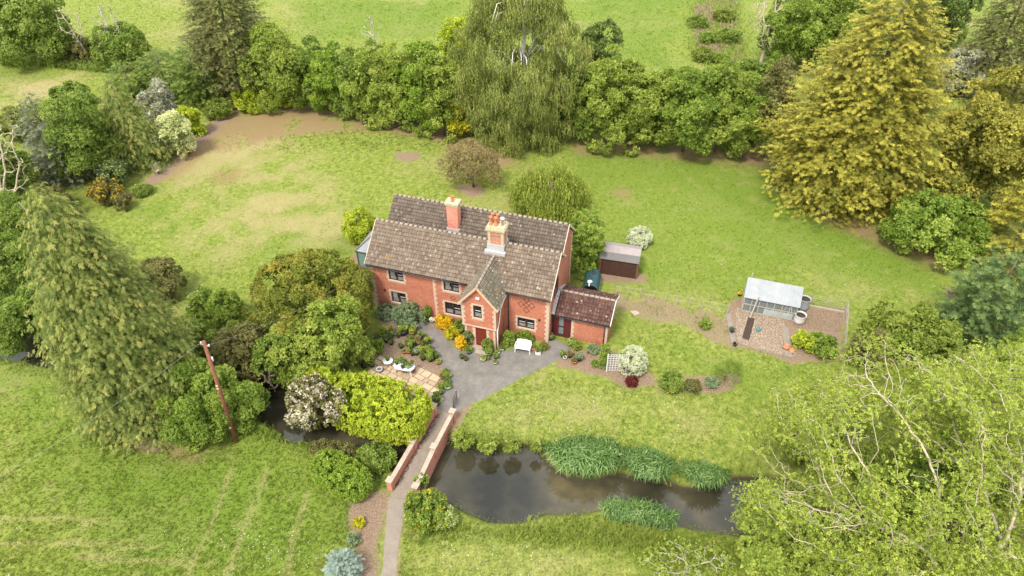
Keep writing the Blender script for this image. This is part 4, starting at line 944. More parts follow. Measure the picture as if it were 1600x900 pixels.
def crown_round(a, b, rng, leaf=.42, dens=1.0, puff=.30, c=b'', squash=1.0, up=.25, a2=None, n4=2.0, lump=(.80, 1.07), pd=1.0):
    """lumpy broadleaf crown, centre (0,0,b); a,a2 horizontal, b vertical semi-axes"""
    a2 = a2 or a; pr = max(puff * min(a, a2, b * 1.2), leaf * .8)
    area = 4 * math.pi * ((a * a2) ** .8 + 2 * (math.sqrt(a * a2) * b) ** .8) / 3 * ((a * a2) ** .2)
    n_p = int(max(14, pd * 1.15 * area / (math.pi * pr * pr) * .62))
    D = rdir(n_p * 3, rng); D = D[D[:, 2] > -.92][:n_p]; D = D[:n_p]
    if n4 > 2: D = D / ((np.abs(D) ** n4).sum(-1, keepdims=True) ** (1 / n4))
    dl = D[:, 2] < 0; hh = np.linalg.norm(D[:, :2], axis=1, keepdims=True) + 1e-6; D[:, :2] = np.where(dl[:, None] & (hh > .3), D[:, :2] / hh * np.maximum(hh, 1 - .22 * D[:, 2:3] ** 2), D[:, :2])
    R = np.array([a - pr * .75, a2 - pr * .75, b - pr * .75]); C = D * R * rng.uniform(lump[0], lump[1], (len(D), 1)) + [0, 0, b]
    prs = pr * rng.uniform(.7, 1.25, len(D)); n_l = np.maximum(6, (dens * 3.0 * prs ** 2 * 4 / leaf ** 2).astype(int)); pt = rng.normal(.5, .13, len(D))
    ii = np.repeat(np.arange(len(D)), n_l); d = rdir(len(ii), rng); out = norm(C[ii] - [0, 0, b * .8]); d = norm(d + out * .75 + np.array([0, 0, up]))
    P = C[ii] + d * (prs[ii] * rng.uniform(.72, 1.08, len(ii)))[:, None]; P[:, 2] = np.maximum(P[:, 2], .05)
    t = pt[ii] + rng.normal(0, .10, len(ii))
    # thin inner fill so that gaps look into foliage and twigs, not through the crown
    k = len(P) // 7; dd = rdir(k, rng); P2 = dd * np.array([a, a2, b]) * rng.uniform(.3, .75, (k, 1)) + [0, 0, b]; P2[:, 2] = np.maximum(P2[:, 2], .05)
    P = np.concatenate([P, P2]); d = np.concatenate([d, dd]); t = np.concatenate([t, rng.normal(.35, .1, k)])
    sz = leaf * rng.uniform(.75, 1.3, len(P)); sz[-k:] *= 1.5
    return P, d, t, sz
def crown_conifer(a, h, rng, leaf=.6, dens=1.0, profile=None, droop=.25, low=.04, gap=.55, a2=None):
    """whorls of branches carrying flat sprays; a = radius of the skirt, h = height"""
    profile = profile or (lambda q: (1 - q) ** .8 * min(1, .55 + q * 3)); P = []; D = []; Tn = []; S = []
    z = h * low; a2 = a2 or a
    while z < h * .995:
        q = z / h; R = max(.2, a * profile(q)); nb = max(5, int(2 * math.pi * R / (leaf * 1.25) * dens)); ph = rng.random() * 6.28; lv = rng.random() * 6.28
        for j in range(nb):
            az = ph + 2 * math.pi * (j + rng.uniform(-.35, .35)) / nb; L_ = R * rng.uniform(.62, 1.12) * (1 + .12 * math.sin(3 * az + lv + z)); ns = max(2, int(L_ * .62 / (leaf * .48))); bt = rng.normal(.5, .14); dz = -droop * rng.uniform(.6, 1.3) + rng.normal(0, .22); yw = rng.normal(0, .45); zz = z + rng.normal(0, gap * .35)
            for s in range(ns):
                f_ = 1 - s * leaf * .48 / max(L_, .3)
                if f_ < .15: break
                r_ = L_ * f_; azs = az + rng.normal(0, .05); x, y = math.cos(azs), math.sin(azs); side = yw + ((-1) ** s * rng.uniform(.3, 1.3) if s else 0)
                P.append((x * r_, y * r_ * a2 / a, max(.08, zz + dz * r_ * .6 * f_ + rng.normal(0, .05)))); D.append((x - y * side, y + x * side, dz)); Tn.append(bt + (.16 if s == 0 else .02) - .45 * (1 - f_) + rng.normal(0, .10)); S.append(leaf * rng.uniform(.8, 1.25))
        z += gap * (0.6 + .5 * (1 - q)) * rng.uniform(.8, 1.2)
    for k in range(14): az = rng.random() * 6.28; P.append((math.cos(az) * .15, math.sin(az) * .15, h - rng.random() * .6)); D.append((math.cos(az), math.sin(az), .6)); Tn.append(.6); S.append(leaf * .7)
    return np.array(P), np.array(D), np.array(Tn), np.array(S)
def place(cx, bot, top, hw_):
    """ellipsoid resting on the ground inscribed in a photo box -> base point, semi-axes"""
    P = g(cx, bot); a = hw_ / scl(P); P = g(cx, (bot + top) / 2, 2.)
    for _ in range(6):
        th = math.atan2(CAM_H - P[2], math.hypot(P[0], P[1])); s = scl(P); a = hw_ / s; E_ = (bot - top) / 2 / s
        b = math.sqrt(max(E_ ** 2 - (a * math.sin(th)) ** 2, (.42 * a) ** 2)) / math.cos(th); P = g(cx, (bot + top) / 2, b)
    return (float(P[0]), float(P[1]), 0), a, b
def place_cone(cx, bot, top, hw_, skirt=.75):
    P = g(cx, bot); a = hw_ / scl(P); P = P + np.array([0, a * skirt, 0]); a = hw_ / scl(P); return (float(P[0]), float(P[1]), 0), a, hgt(P, top)
def trunk_mb(h, r, rng, limbs, spread, lean=(0, 0)):
    mb = MB(); pts = [(lean[0] * k / 4 + rng.normal() * r * .2 * (k > 0), lean[1] * k / 4 + rng.normal() * r * .2 * (k > 0), h * k / 4) for k in range(5)]
    mb.tube(pts, [r * (1.25 if k == 0 else 1 - .16 * k) for k in range(5)], 7)
    for j in range(limbs):
        i = rng.integers(1, 4); az = rng.random() * 6.28; L_ = spread * rng.uniform(.55, .9); p = pts[i]
        q = (p[0] + math.cos(az) * L_ * .5, p[1] + math.sin(az) * L_ * .5, p[2] + h * .15); e = (p[0] + math.cos(az) * L_, p[1] + math.sin(az) * L_, p[2] + h * rng.uniform(.2, .4)); mb.tube([p, q, e], [r * .5, r * .32, r * .1], 5)
    return mb
def put(name, label, cat, loc, parts, group=None, rz=0):
    """parts: list of (part name, mesh, material)"""
    o = thing(name, label, cat, loc, rz, group)
    for n_, me_, mt in parts:
        if isinstance(me_, MB): me_.build(n_, mt, o)
        else: link(n_, me_, mt, o); STAT[0] += len(me_.polygons)
    return o
M_ = {}
def LM(k):
    D = dict(
        mid=((.070, .112, .016), (.140, .195, .030), (.245, .29, .060)),
        vivid=((.09, .155, .016), (.19, .27, .030), (.32, .38, .06)),
        bright=((.085, .130, .018), (.195, .245, .036), (.33, .36, .075)),
        lime=((.16, .22, .014), (.31, .37, .028), (.50, .50, .055)),
        hedge=((.075, .125, .016), (.160, .220, .030), (.28, .33, .065)),
        dark=((.050, .078, .018), (.10, .14, .030), (.18, .22, .052)),
        olive=((.085, .085, .026), (.150, .145, .042), (.24, .22, .075)),
        gold=((.075, .088, .018), (.265, .245, .034), (.50, .435, .070)),
        brownc=((.105, .110, .022), (.25, .24, .04), (.43, .38, .075)),
        cyp=((.050, .080, .016), (.145, .178, .036), (.33, .30, .085)),
        darkc=((.045, .055, .014), (.098, .098, .027), (.18, .165, .052)),
        leyl=((.050, .088, .012), (.105, .150, .022), (.20, .235, .042)),
        fir=((.034, .062, .020), (.092, .14, .040), (.20, .25, .075)),
        blue=((.070, .085, .045), (.135, .150, .085), (.24, .255, .15)),
        bluefir=((.11, .15, .125), (.20, .26, .21), (.34, .40, .33)),
        birch=((.080, .100, .022), (.165, .19, .042), (.29, .30, .085)),
        weep=((.085, .115, .018), (.195, .235, .036), (.34, .36, .07)),
        ash=((.11, .155, .018), (.23, .285, .038), (.40, .42, .085)),
        yellow=((.26, .26, .01), (.50, .46, .02), (.70, .62, .04)),
        gorse=((.45, .28, .01), (.72, .48, .015), (.85, .66, .05)),
        copper=((.12, .095, .040), (.23, .18, .075), (.34, .30, .12)),
        orange=((.085, .105, .016), (.18, .20, .028), (.36, .27, .045)),
        varieg=((.32, .36, .18), (.58, .61, .40), (.82, .82, .65)),
        vcream=((.24, .28, .10), (.44, .46, .20), (.64, .64, .36)),
        white=((.60, .60, .46), (.78, .78, .68), (.86, .85, .8)),
        cream=((.46, .38, .28), (.66, .58, .48), (.82, .76, .68)),
        grey=((.20, .21, .12), (.36, .36, .23), (.56, .54, .38)),
        silver=((.13, .19, .085), (.24, .31, .155), (.38, .44, .25)),
        red=((.09, .015, .012), (.16, .03, .025), (.26, .06, .04)),
        reed=((.030, .085, .018), (.13, .23, .055), (.32, .42, .15)),
        rank=((.085, .125, .015), (.165, .21, .03), (.28, .31, .065)),
        straw=((.20, .15, .09), (.33, .25, .155), (.52, .43, .29)),
    )
    gn = 1.0 if k in ('white', 'gorse', 'yellow', 'red', 'reed', 'straw', 'varieg', 'cream', 'silver', 'grey') else (1.42 if k in ('mid', 'bright', 'hedge', 'dark', 'leyl', 'birch', 'weep', 'cyp', 'darkc', 'fir') else 1.28)
    return leaf_mat('foliage_' + k, *[tuple(min(.9, x * gn) for x in c_) for c_ in D[k]])
def broad(label, cx, bot, top, hw_, m='bright', seed=0, leaf=None, dens=1.0, puff=.30, group=None, name='bush', cat='bush', n4=2.0, flowers=None, bark=BARK, up=.25, tmpl=None, lump=(.80, 1.07)):
    loc, a, b = place(cx, bot, top, hw_); rng = np.random.default_rng(seed + int(cx * 7 + bot)); s = scl(loc)
    leaf = leaf or float(np.clip(4.5 / s, .20, .42)); leaf = min(leaf, a * .35)
    P, d, t, sz = crown_round(a, b, rng, leaf, dens, puff, up=up, n4=n4, lump=lump); z = norm(d * .8 + rng.normal(0, .42, d.shape) + [0, 0, .35]); y = rdir(len(P), rng)
    V, T = stamp(tmpl or TB, P, y, z, sz * 1.25, t, rng); parts = [('foliage' if cat == 'bush' else 'crown', leaf_mesh('crown', V, T), LM(m))]
    parts.append(('trunk' if cat == 'tree' else 'stem', trunk_mb(b * 1.1, max(.05, a * .035), rng, 4, a * .7), bark))
    if flowers:
        fm, fr, fs = flowers; k = rng.random(len(P)) < fr; k &= d[:, 2] > -.2
        V, T = stamp(TB, P[k] + d[k] * leaf * .25, y[k], z[k], np.full(k.sum(), fs), t[k], rng); parts.append(('blossom', leaf_mesh('blossom', V, T), LM(fm)))
    return put(name, label, cat, loc, parts, group)
def conif(label, cx, bot, top, hw_, m='cyp', seed=0, leaf=None, dens=1.0, droop=.3, gap=.6, profile=None, group=None, name='conifer', skirt=.75, cat='tree', drooping=False, shell=None):
    loc, a, h = place_cone(cx, bot, top, hw_, skirt); rng = np.random.default_rng(seed + int(cx * 5 + bot)); s = scl(loc); leaf = leaf or float(np.clip(7.5 / s, .34, .6))
    P, D, T0_, S = crown_conifer(a, h, rng, leaf, dens, profile, droop, gap=gap)
    z = np.tile([0, 0, 1.], (len(P), 1)) + rng.normal(0, .28, (len(P), 3)) + norm(np.c_[P[:, :2], np.zeros(len(P))]) * .35
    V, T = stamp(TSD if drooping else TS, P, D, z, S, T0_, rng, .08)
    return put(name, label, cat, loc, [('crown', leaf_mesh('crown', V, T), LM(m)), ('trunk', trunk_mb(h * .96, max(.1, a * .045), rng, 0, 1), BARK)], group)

# ---- space colonisation branches (bare trees, the ash)
def branches(targets, base, rng, step=.5, kill=1.0, reach=6.0, up=.12, trunk_h=2.0, maxn=2600):
    nodes_ = [np.array(base, float)]; par = [-1]
    while nodes_[-1][2] - base[2] < trunk_h: nodes_.append(nodes_[-1] + np.array([rng.normal() * .06, rng.normal() * .06, 1.0]) * step); par.append(len(nodes_) - 2)
    A = np.array(targets, float); Nn = np.array(nodes_); dist = np.linalg.norm(A[:, None] - Nn[None], axis=-1); near = dist.argmin(1); dmin = dist.min(1)
    for it in range(260):
        if len(A) == 0 or len(nodes_) > maxn: break
        ok = dmin < reach
        if not ok.any(): ok = dmin <= dmin.min() + .01
        acc = {}
        for i in np.nonzero(ok)[0]: acc.setdefault(near[i], []).append(i)
        new = []
        for n_, l in acc.items():
            d = norm(A[l] - nodes_[n_]).sum(0); d = d / (np.linalg.norm(d) + 1e-6) + np.array([0, 0, up]) + rng.normal(0, .16, 3); d /= np.linalg.norm(d)
            q = nodes_[n_] + d * step; nodes_.append(q); par.append(n_); new.append(len(nodes_) - 1)
        NB = np.array([nodes_[i] for i in new]); dd = np.linalg.norm(A[:, None] - NB[None], axis=-1); k = dd.argmin(1); dm_ = dd.min(1); b_ = dm_ < dmin - 1e-6
        near = np.where(b_, np.array(new)[k], near); dmin = np.where(b_, dm_, dmin); keep = dmin > kill; A = A[keep]; near = near[keep]; dmin = dmin[keep]
    return np.array(nodes_), np.array(par)
def branch_mesh(nd, par, r_tip=.012, r_max=.35, expo=2.3, sides=5):
    n = len(nd); R = np.zeros(n); ch = [[] for _ in range(n)]
    for i in range(1, n): ch[par[i]].append(i)
    acc = np.zeros(n)
    for i in range(n - 1, -1, -1):
        if not ch[i]: acc[i] = r_tip ** expo
        R[i] = acc[i] ** (1 / expo)
        if par[i] >= 0: acc[par[i]] += acc[i]
    R = np.minimum(R, r_max); A_ = nd[par[1:]]; B_ = nd[1:]; ra = np.minimum(R[par[1:]], R[1:] * 1.35); ra[par[1:] < 4] = R[par[1:]][par[1:] < 4]; rb = R[1:]
    d = norm(B_ - A_); x = norm(np.cross(d, np.array([.21, .37, .9]))); y = np.cross(d, x); V = []
    for k in range(sides): a = 2 * math.pi * k / sides; w = x * math.cos(a) + y * math.sin(a); V.append(np.stack([A_ + w * ra[:, None], B_ + w * rb[:, None]], 1))
    V = np.stack(V, 1).reshape(-1, 3); base = np.arange(len(A_))[:, None] * sides * 2; F = []
    for k in range(sides): k2 = (k + 1) % sides; F.append(np.stack([base[:, 0] + 2 * k, base[:, 0] + 2 * k2, base[:, 0] + 2 * k2 + 1, base[:, 0] + 2 * k + 1], 1))
    tips = [i for i in range(n) if not ch[i]]
    return np_mesh('trunk', V, np.concatenate(F), None, True), tips, ch
def bare_tree(label, bx, by, top, hw_, m=GREYB, seed=0, n=220, low=.25, lean=0, sparse=None, name='bare_tree', bb=None):
    P = g(bx, by); loc = (float(P[0]), float(P[1]), 0); a = hw_ / scl(P); h = hgt(P, top); rng = np.random.default_rng(seed + int(bx))
    D = rdir(n, rng) * rng.uniform(.45, 1, (n, 1)); A = D * [a, a, h * (1 - low) / 2] + [lean, 0, h * (1 + low) / 2]
    nd, par = branches(A, (0, 0, 0), rng, step=h / 26, kill=h / 20, reach=h * .5, trunk_h=h * low * .6, up=.25); me_, tips, ch = branch_mesh(nd, par, .032, h * .022)
    parts = [('trunk', me_, m)]
    if sparse:
        k = np.array(tips); k = k[rng.random(len(k)) < sparse[1]]; pos = nd[k]; V, T = stamp(TB, pos, rdir(len(k), rng), rdir(len(k), rng) + [0, 0, 1], np.full(len(k), sparse[2]), rng.normal(.5, .15, len(k)), rng); parts.append(('crown', leaf_mesh('crown', V, T), LM(sparse[0])))
    return put(name, label, 'tree', loc, parts)

# ------------------------------------------------------------------ far left and back of the garden
broad('large dark green rounded tree at the far top left corner', 42, 96, -22, 66, 'mid', name='broadleaf_tree', cat='tree', puff=.24)
bare_tree('pale leafless leaning tree beside the rounded tree at top left', 142, 98, 6, 26, PALEB, n=120, lean=-1.2)
bare_tree('grey twiggy leafless tree behind the olive thicket at top left', 192, 92, 2, 26, GREYB, n=140)
broad('low olive green thicket left of the cypress bushes at top left', 188, 102, 36, 44, 'mid', puff=.26)
broad('small mid green bush between the bare leaning tree and the olive thicket', 132, 96, 58, 26, 'olive')
FEA = 'feathery green cypress bushes at the back left corner'
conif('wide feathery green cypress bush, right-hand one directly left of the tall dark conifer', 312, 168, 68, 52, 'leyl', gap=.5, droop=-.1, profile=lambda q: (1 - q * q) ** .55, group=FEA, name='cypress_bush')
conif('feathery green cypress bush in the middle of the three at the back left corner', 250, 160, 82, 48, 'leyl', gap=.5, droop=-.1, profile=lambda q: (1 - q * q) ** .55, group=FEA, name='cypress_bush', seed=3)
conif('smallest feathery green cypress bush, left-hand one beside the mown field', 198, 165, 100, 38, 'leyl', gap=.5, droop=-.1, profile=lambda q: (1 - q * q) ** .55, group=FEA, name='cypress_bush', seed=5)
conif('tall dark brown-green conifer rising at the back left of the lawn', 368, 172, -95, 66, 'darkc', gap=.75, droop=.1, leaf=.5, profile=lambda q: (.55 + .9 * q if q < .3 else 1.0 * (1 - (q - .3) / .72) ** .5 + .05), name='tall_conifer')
broad('rounded light green tree right of the tall dark conifer', 432, 168, 38, 56, 'bright', name='broadleaf_tree', cat='tree', seed=2)
broad('mid green tree between the rounded light green tree and the left end of the hedge', 482, 168, 62, 40, 'mid', name='broadleaf_tree', cat='tree', seed=2)
broad('yellow-lime shrub at the foot of the tall dark conifer', 400, 172, 132, 34, 'lime', puff=.4)
broad('smaller yellow-lime shrub touching the first one on its right', 440, 168, 138, 22, 'lime', puff=.4)
BH = 'bushes of the long hedge behind the back lawn'
for i, (x, bt, tp, w, m_, lb) in enumerate([
    (520, 172, 72, 34, 'vivid', 'bright green hedge bush, first of the long back hedge from its left end'),
    (550, 174, 84, 30, 'mid', 'narrow darker green bush in the left part of the long back hedge'),
    (584, 184, 76, 38, 'bright', 'bright green hedge bush just right of the narrow darker one'),
    (624, 192, 78, 36, 'bright', 'fresh green hedge bush behind the round bare patch of soil'),
    (658, 200, 74, 36, 'vivid', 'tall bright green hedge bush left of the yellow shrub'),
    (690, 208, 92, 28, 'bright', 'light green hedge bush directly beside the yellow shrub'),
    (952, 228, 84, 40, 'bright', 'fresh green bush immediately right of the big birch'),
    (985, 226, 116, 34, 'bright', 'light green low bush of the right back hedge, second from the birch'),
    (1030, 228, 118, 40, 'bright', 'bright green bush in the middle of the right back hedge'),
    (1078, 238, 100, 50, 'hedge', 'widest bright green bush of the right back hedge'),
    (1130, 238, 108, 44, 'bright', 'bright green bush right of the widest one in the right back hedge'),
    (1168, 240, 150, 30, 'hedge', 'small leafy bush at the right end of the right back hedge')]):
    broad(lb, x, bt + 4, tp - 4, w + 9, m_, seed=i, group=BH, name='hedge_bush', lump=(.68, 1.12), puff=.24)
bare_tree('grey leafless tree poking out of the long back hedge', 596, 150, 8, 20, GREYB, n=130)
broad('vivid yellow shrub at the edge of the lawn left of the birch', 714, 212, 152, 24, 'yellow', puff=.4, name='yellow_shrub')
broad('tall yellow-green tree half hidden behind the left side of the birch', 716, 140, 26, 28, 'lime', name='broadleaf_tree', cat='tree', seed=4)
# birch
loc, a, h = place_cone(812, 246, -75, 96, .8); rng = np.random.default_rng(77)
n_ = 420; q = rng.uniform(.06, 1, n_); az = rng.random(n_) * 6.28; Rb = a * np.where(q < .5, .78 + .44 * q, 1.0 * np.sqrt(np.clip(1 - (q - .5) / .52, 0, 1))) * rng.uniform(.55, 1.05, n_)
C_ = np.c_[np.cos(az) * Rb, np.sin(az) * Rb, q * h]; ii = np.repeat(np.arange(n_), 62); off_ = rdir(len(ii), rng) * rng.uniform(.2, 1.0, (len(ii), 1)) * [1.0, 1.0, .75]
P_ = C_[ii] + off_; P_[:, 2] = np.maximum(P_[:, 2] - rng.random(len(ii)) * .9, .9); pt = rng.normal(.5, .14, n_)
V, T = stamp(TH, P_, np.tile([0., 1, 0], (len(P_), 1)) + rng.normal(0, .3, (len(P_), 3)) * [1, 1, .1], np.tile([0, 0, 1.], (len(P_), 1)) + rng.normal(0, .12, (len(P_), 3)), rng.uniform(.5, .95, len(P_)), pt[ii], rng)
mb = MB(); mb.tube([(0, 0, 0), (.2, 0, h * .3), (.5, -.3, h * .6), (.4, -.2, h * .97)], [.34, .26, .17, .04], 8)
for k in range(26):
    z0 = h * rng.uniform(.25, .9); az_ = rng.random() * 6.28; L_ = a * rng.uniform(.5, .95) * (1.1 - z0 / h * .5); c_, s_ = math.cos(az_), math.sin(az_); mb.tube([(.3, -.1, z0), (c_ * L_ * .4, s_ * L_ * .4, z0 + L_ * .45), (c_ * L_ * .8, s_ * L_ * .8, z0 + L_ * .5), (c_ * L_, s_ * L_, z0 + L_ * .2)], [.1, .075, .045, .02], 5)
put('birch_tree', 'very tall weeping birch with pale trunk behind the cottage', 'tree', loc, [('crown', leaf_mesh('crown', V, T), LM('birch')), ('trunk', mb, BIRCHB)])
broad('tall dark olive tree behind the right side of the birch', 940, 172, 36, 42, 'dark', name='broadleaf_tree', cat='tree', seed=5, puff=.25)
broad('rounded leafy tree tucked under the right edge of the birch', 905, 218, 110, 36, 'mid', name='broadleaf_tree', cat='tree', seed=6)
# small trees on the lawn
broad('small coppery brown tree on the lawn behind the rear roof', 738, 300, 212, 50, 'copper', puff=.3, leaf=.18, dens=.26, lump=(.6, 1.08), name='copper_tree', cat='tree', seed=8, tmpl=None)
loc, a, h = place_cone(862, 346, 244, 60, .8); rng = np.random.default_rng(5); P_ = []; Tn = []
nb = 170; mbt = MB(); mbt.tube([(0, 0, 0), (.05, 0, h * .5), (0, 0, h * .45)], [.2, .16, .1], 7)
for k in range(nb):
    az_ = rng.random() * 6.28; L_ = a * math.sqrt(rng.uniform(.05, 1)) * .98; c_, s_ = math.cos(az_), math.sin(az_); zt = h * (1.06 - .80 * (L_ / a) ** .9) * rng.uniform(.70, 1.08); pt_ = rng.normal(.5, .13)
    if False: mbt.tube([(0, 0, h * .85), (c_ * L_ * .35, s_ * L_ * .35, zt + .08), (c_ * L_ * .7, s_ * L_ * .7, zt - .05), (c_ * L_ * .9, s_ * L_ * .9, zt - .9)], [.06, .045, .03, .012], 5)
    for j in range(26):
        dz = rng.uniform(0, max(.4, zt - .3)) * rng.uniform(.6, 1); P_.append((c_ * L_ + rng.normal() * .3, s_ * L_ + rng.normal() * .3, max(.3, zt - dz + .2))); Tn.append(pt_ + .18 * rng.normal() * .6)
P_ = np.array(P_); Tn = np.array(Tn); V, T = stamp(TH, P_, rdir(len(P_), rng) * [1, 1, .1], np.tile([0, 0, 1.], (len(P_), 1)) + rng.normal(0, .1, (len(P_), 3)), rng.uniform(.5, .9, len(P_)), Tn, rng)
put('weeping_tree', 'small umbrella-shaped weeping tree behind the right end of the cottage', 'tree', loc, [('crown', leaf_mesh('crown', V, T), LM('weep')), ('trunk', mbt, BARK)])
broad('tall clipped green hedge column against the right end of the cottage', 914, 428, 338, 29, 'hedge', puff=.22, name='clipped_hedge', cat='hedge', n4=4, leaf=.25)
broad('rounded lime green shrub behind the conservatory', 562, 378, 328, 28, 'lime', puff=.3, leaf=.26)
broad('white flowering shrub behind the garden shed', 999, 386, 354, 21, 'varieg', leaf=.22, name='flowering_shrub', cat='shrub')
# scrub beyond the hedge, top right
bare_tree('tall pale leafless tree in the rough ground beyond the back hedge', 1188, 102, -40, 36, PALEB, n=260, low=.15)
broad('dark brown-green twiggy scrub tree left of the big golden conifer', 1212, 248, 92, 36, 'olive', name='scrub_tree', cat='tree', seed=3, dens=.8)
broad('low scrub bush between the pale leafless tree and the back hedge', 1180, 150, 92, 30, 'mid', seed=9)
broad('spreading bright green oak-like tree left of the golden conifer top', 1250, 108, -12, 56, 'hedge', name='broadleaf_tree', cat='tree', seed=2, puff=.22)
broad('bright green tree directly behind the golden conifer top', 1322, 112, -25, 48, 'bright', name='broadleaf_tree', cat='tree', seed=3, puff=.24)
broad('dark green tree at the top edge right of the golden conifer', 1468, 78, -45, 50, 'dark', name='broadleaf_tree', cat='tree', seed=4)
conif('big olive brown conifer at the top right corner', 1562, 165, -70, 70, 'darkc', gap=.75, leaf=.5, profile=lambda q: (1 - q) ** .5, name='tall_conifer')
broad('pale grey-green shrub between the golden conifer and the top right conifer', 1508, 150, 74, 32, 'grey', puff=.3)
conif('huge golden yellow conifer right of the back lawn', 1352, 358, -42, 134, 'gold', gap=.62, droop=.02, leaf=.5, dens=1.1, profile=lambda q: (.75 + q * .9 if q < .22 else .95 * (1 - (q - .22) / .80) ** .72 + .03), name='golden_conifer', skirt=.8)
broad('rounded golden olive tree at the right edge of the photo', 1560, 345, 112, 92, 'brownc', name='golden_tree', cat='tree', seed=4, puff=.2, leaf=.38)
broad('rounded bright green shrub at the right foot of the golden conifer', 1462, 404, 298, 74, 'hedge', puff=.26, leaf=.42, seed=4)
conif('spiky golden conifer at the right edge above the dark feathery one', 1602, 445, 240, 78, 'gold', gap=.8, droop=.0, leaf=.55, name='golden_conifer', profile=lambda q: (1 - q) ** .7, seed=9)
conif('dark bluish-green feathery conifer at the right edge of the lawn', 1546, 560, 396, 66, 'fir', gap=.55, droop=-.05, leaf=.5, profile=lambda q: (1 - q * q) ** .5, name='feathery_conifer')
broad('vivid green bush below the dark feathery conifer at the right edge', 1600, 640, 505, 52, 'hedge', seed=5)
broad('olive green bush right of the vegetable plot', 1425, 585, 474, 72, 'rank', seed=6, leaf=.34, dens=.8)
broad('small olive bush behind the wire mesh fence of the vegetable plot', 1372, 590, 512, 44, 'olive', seed=7, dens=.7)

# ------------------------------------------------------------------ left border
conif('brown-green drooping cypress standing at the left edge of the back lawn', 202, 274, 122, 60, 'cyp', gap=.5, droop=.4, leaf=.45, profile=lambda q: (1 - q) ** .62, name='cypress', drooping=True)
broad('dark green shrub mass left of the drooping cypress', 128, 285, 150, 52, 'mid', seed=2, name='shrub')
broad('pale whitish flowering shrub behind the drooping cypress', 246, 200, 128, 30, 'grey', seed=2, flowers=('white', .2, .3), name='flowering_shrub', cat='shrub')
broad('cream variegated shrub at the right foot of the drooping cypress', 272, 246, 176, 28, 'vcream', seed=3, name='variegated_shrub', cat='shrub')
broad('yellow-lime shrub alone on the bare border soil', 295, 212, 166, 20, 'lime', puff=.4, seed=3, name='shrub', cat='shrub')
broad('small grey-green twiggy shrub at the back left corner of the lawn', 342, 184, 156, 22, 'rank', seed=3, leaf=.3, name='shrub', cat='shrub')
conif('blue-grey conifer near the left edge of the photo', 84, 300, 145, 58, 'blue', gap=.6, droop=.1, leaf=.45, profile=lambda q: (1 - q) ** .6, name='blue_conifer')
bare_tree('pale spreading tree with bare curling branches at the left edge', 18, 345, 165, 72, PALEB, n=420, low=.15, sparse=('olive', .4, .5))
broad('dark green shrub with white blossom below the drooping cypress', 176, 292, 248, 26, 'dark', flowers=('white', .2, .2), seed=5, name='flowering_shrub', cat='shrub')
broad('yellow gorse shrub in flower left of the bare border', 164, 318, 280, 26, 'olive', flowers=('gorse', .4, .28), seed=5, name='gorse', cat='shrub')
broad('small low green shrub on the bare border soil', 222, 306, 288, 15, 'mid', leaf=.22, seed=5, name='shrub', cat='shrub')
broad('small yellow flowering tuft at the foot of the cream variegated shrub', 292, 240, 230, 7, 'gorse', leaf=.16, seed=5, name='flowering_tuft', cat='plant')
broad('olive shrub directly right of the yellow gorse', 192, 328, 304, 14, 'olive', leaf=.22, seed=6, name='shrub', cat='shrub')
conif('huge drooping brown-green cypress standing by the meadow on the left', 214, 690, 290, 88, 'cyp', gap=.36, droop=.45, leaf=.34, dens=1.1, profile=lambda q: (.93 + .25 * q if q < .25 else 1.0 * (1 - ((q - .25) / .77) ** 1.7) ** .85 + .05), name='cypress', skirt=.7, drooping=True)
bare_tree('dead pale top twigs sticking out of the huge drooping cypress', 165, 560, 300, 20, PALEB, n=60, low=.6)
LG = 'green shrubs along the left edge of the photo'
for i, (x, bt, tp, w, m_, lb) in enumerate([
    (30, 400, 300, 52, 'mid', 'mid green shrub below the bare curling branches at the left edge'),
    (28, 470, 365, 56, 'mid', 'green shrub at the left edge, second of the column beside the huge cypress'),
    (60, 520, 440, 44, 'hedge', 'bright green shrub touching the left side of the huge cypress'),
    (14, 552, 470, 40, 'mid', 'lowest green shrub at the left edge beside the dark water'),
    (10, 320, 225, 40, 'mid', 'green shrub behind the bare curling branches at the left edge'),
    (40, 215, 160, 40, 'cyp', 'yellowish olive shrub at the left edge beside the mown field'),
    (110, 170, 130, 30, 'mid', 'small green shrub between the mown field and the blue-grey conifer'),
    (250, 470, 400, 36, 'olive', 'olive shrub behind the right flank of the huge cypress'),
    (70, 345, 290, 40, 'olive', 'dull olive shrub just above the top left of the huge cypress')]):
    broad(lb, x, bt, tp, w, m_, seed=i + 20, group=LG, name='shrub', cat='shrub')
broad('leafy green bush between the huge cypress and the utility pole', 312, 690, 560, 62, 'hedge', seed=4, puff=.26)
broad('ivy-like dark green bush to the right of the utility pole', 382, 668, 596, 36, 'hedge', seed=5)
broad('sprawling grey-brown scrub behind the utility pole', 382, 600, 500, 48, 'olive', seed=6, dens=.7)
broad('upright vivid green shrub at the front edge of the tan lawn', 352, 510, 452, 26, 'hedge', seed=6, name='shrub', cat='shrub')
broad('broad leafy shrub filling the gap between the huge cypress and the orange-tinged tree', 362, 556, 486, 42, 'bright', seed=61, name='shrub', cat='shrub')
broad('dense green shrub joining the olive shrub and the upright vivid one', 300, 560, 492, 40, 'hedge', seed=62, name='shrub', cat='shrub')
broad('bright shrub at the near left foot of the orange-tinged tree', 408, 560, 486, 34, 'bright', seed=63, name='shrub', cat='shrub')
broad('low green shrub beside the flank of the huge cypress near the tan lawn', 318, 500, 450, 24, 'mid', seed=7, name='shrub', cat='shrub', flowers=('white', .05, .15))
bare_tree('tangle of dead grey twigs between the orange-tinged tree and the pole', 400, 575, 508, 36, BARK, n=240, low=.05)
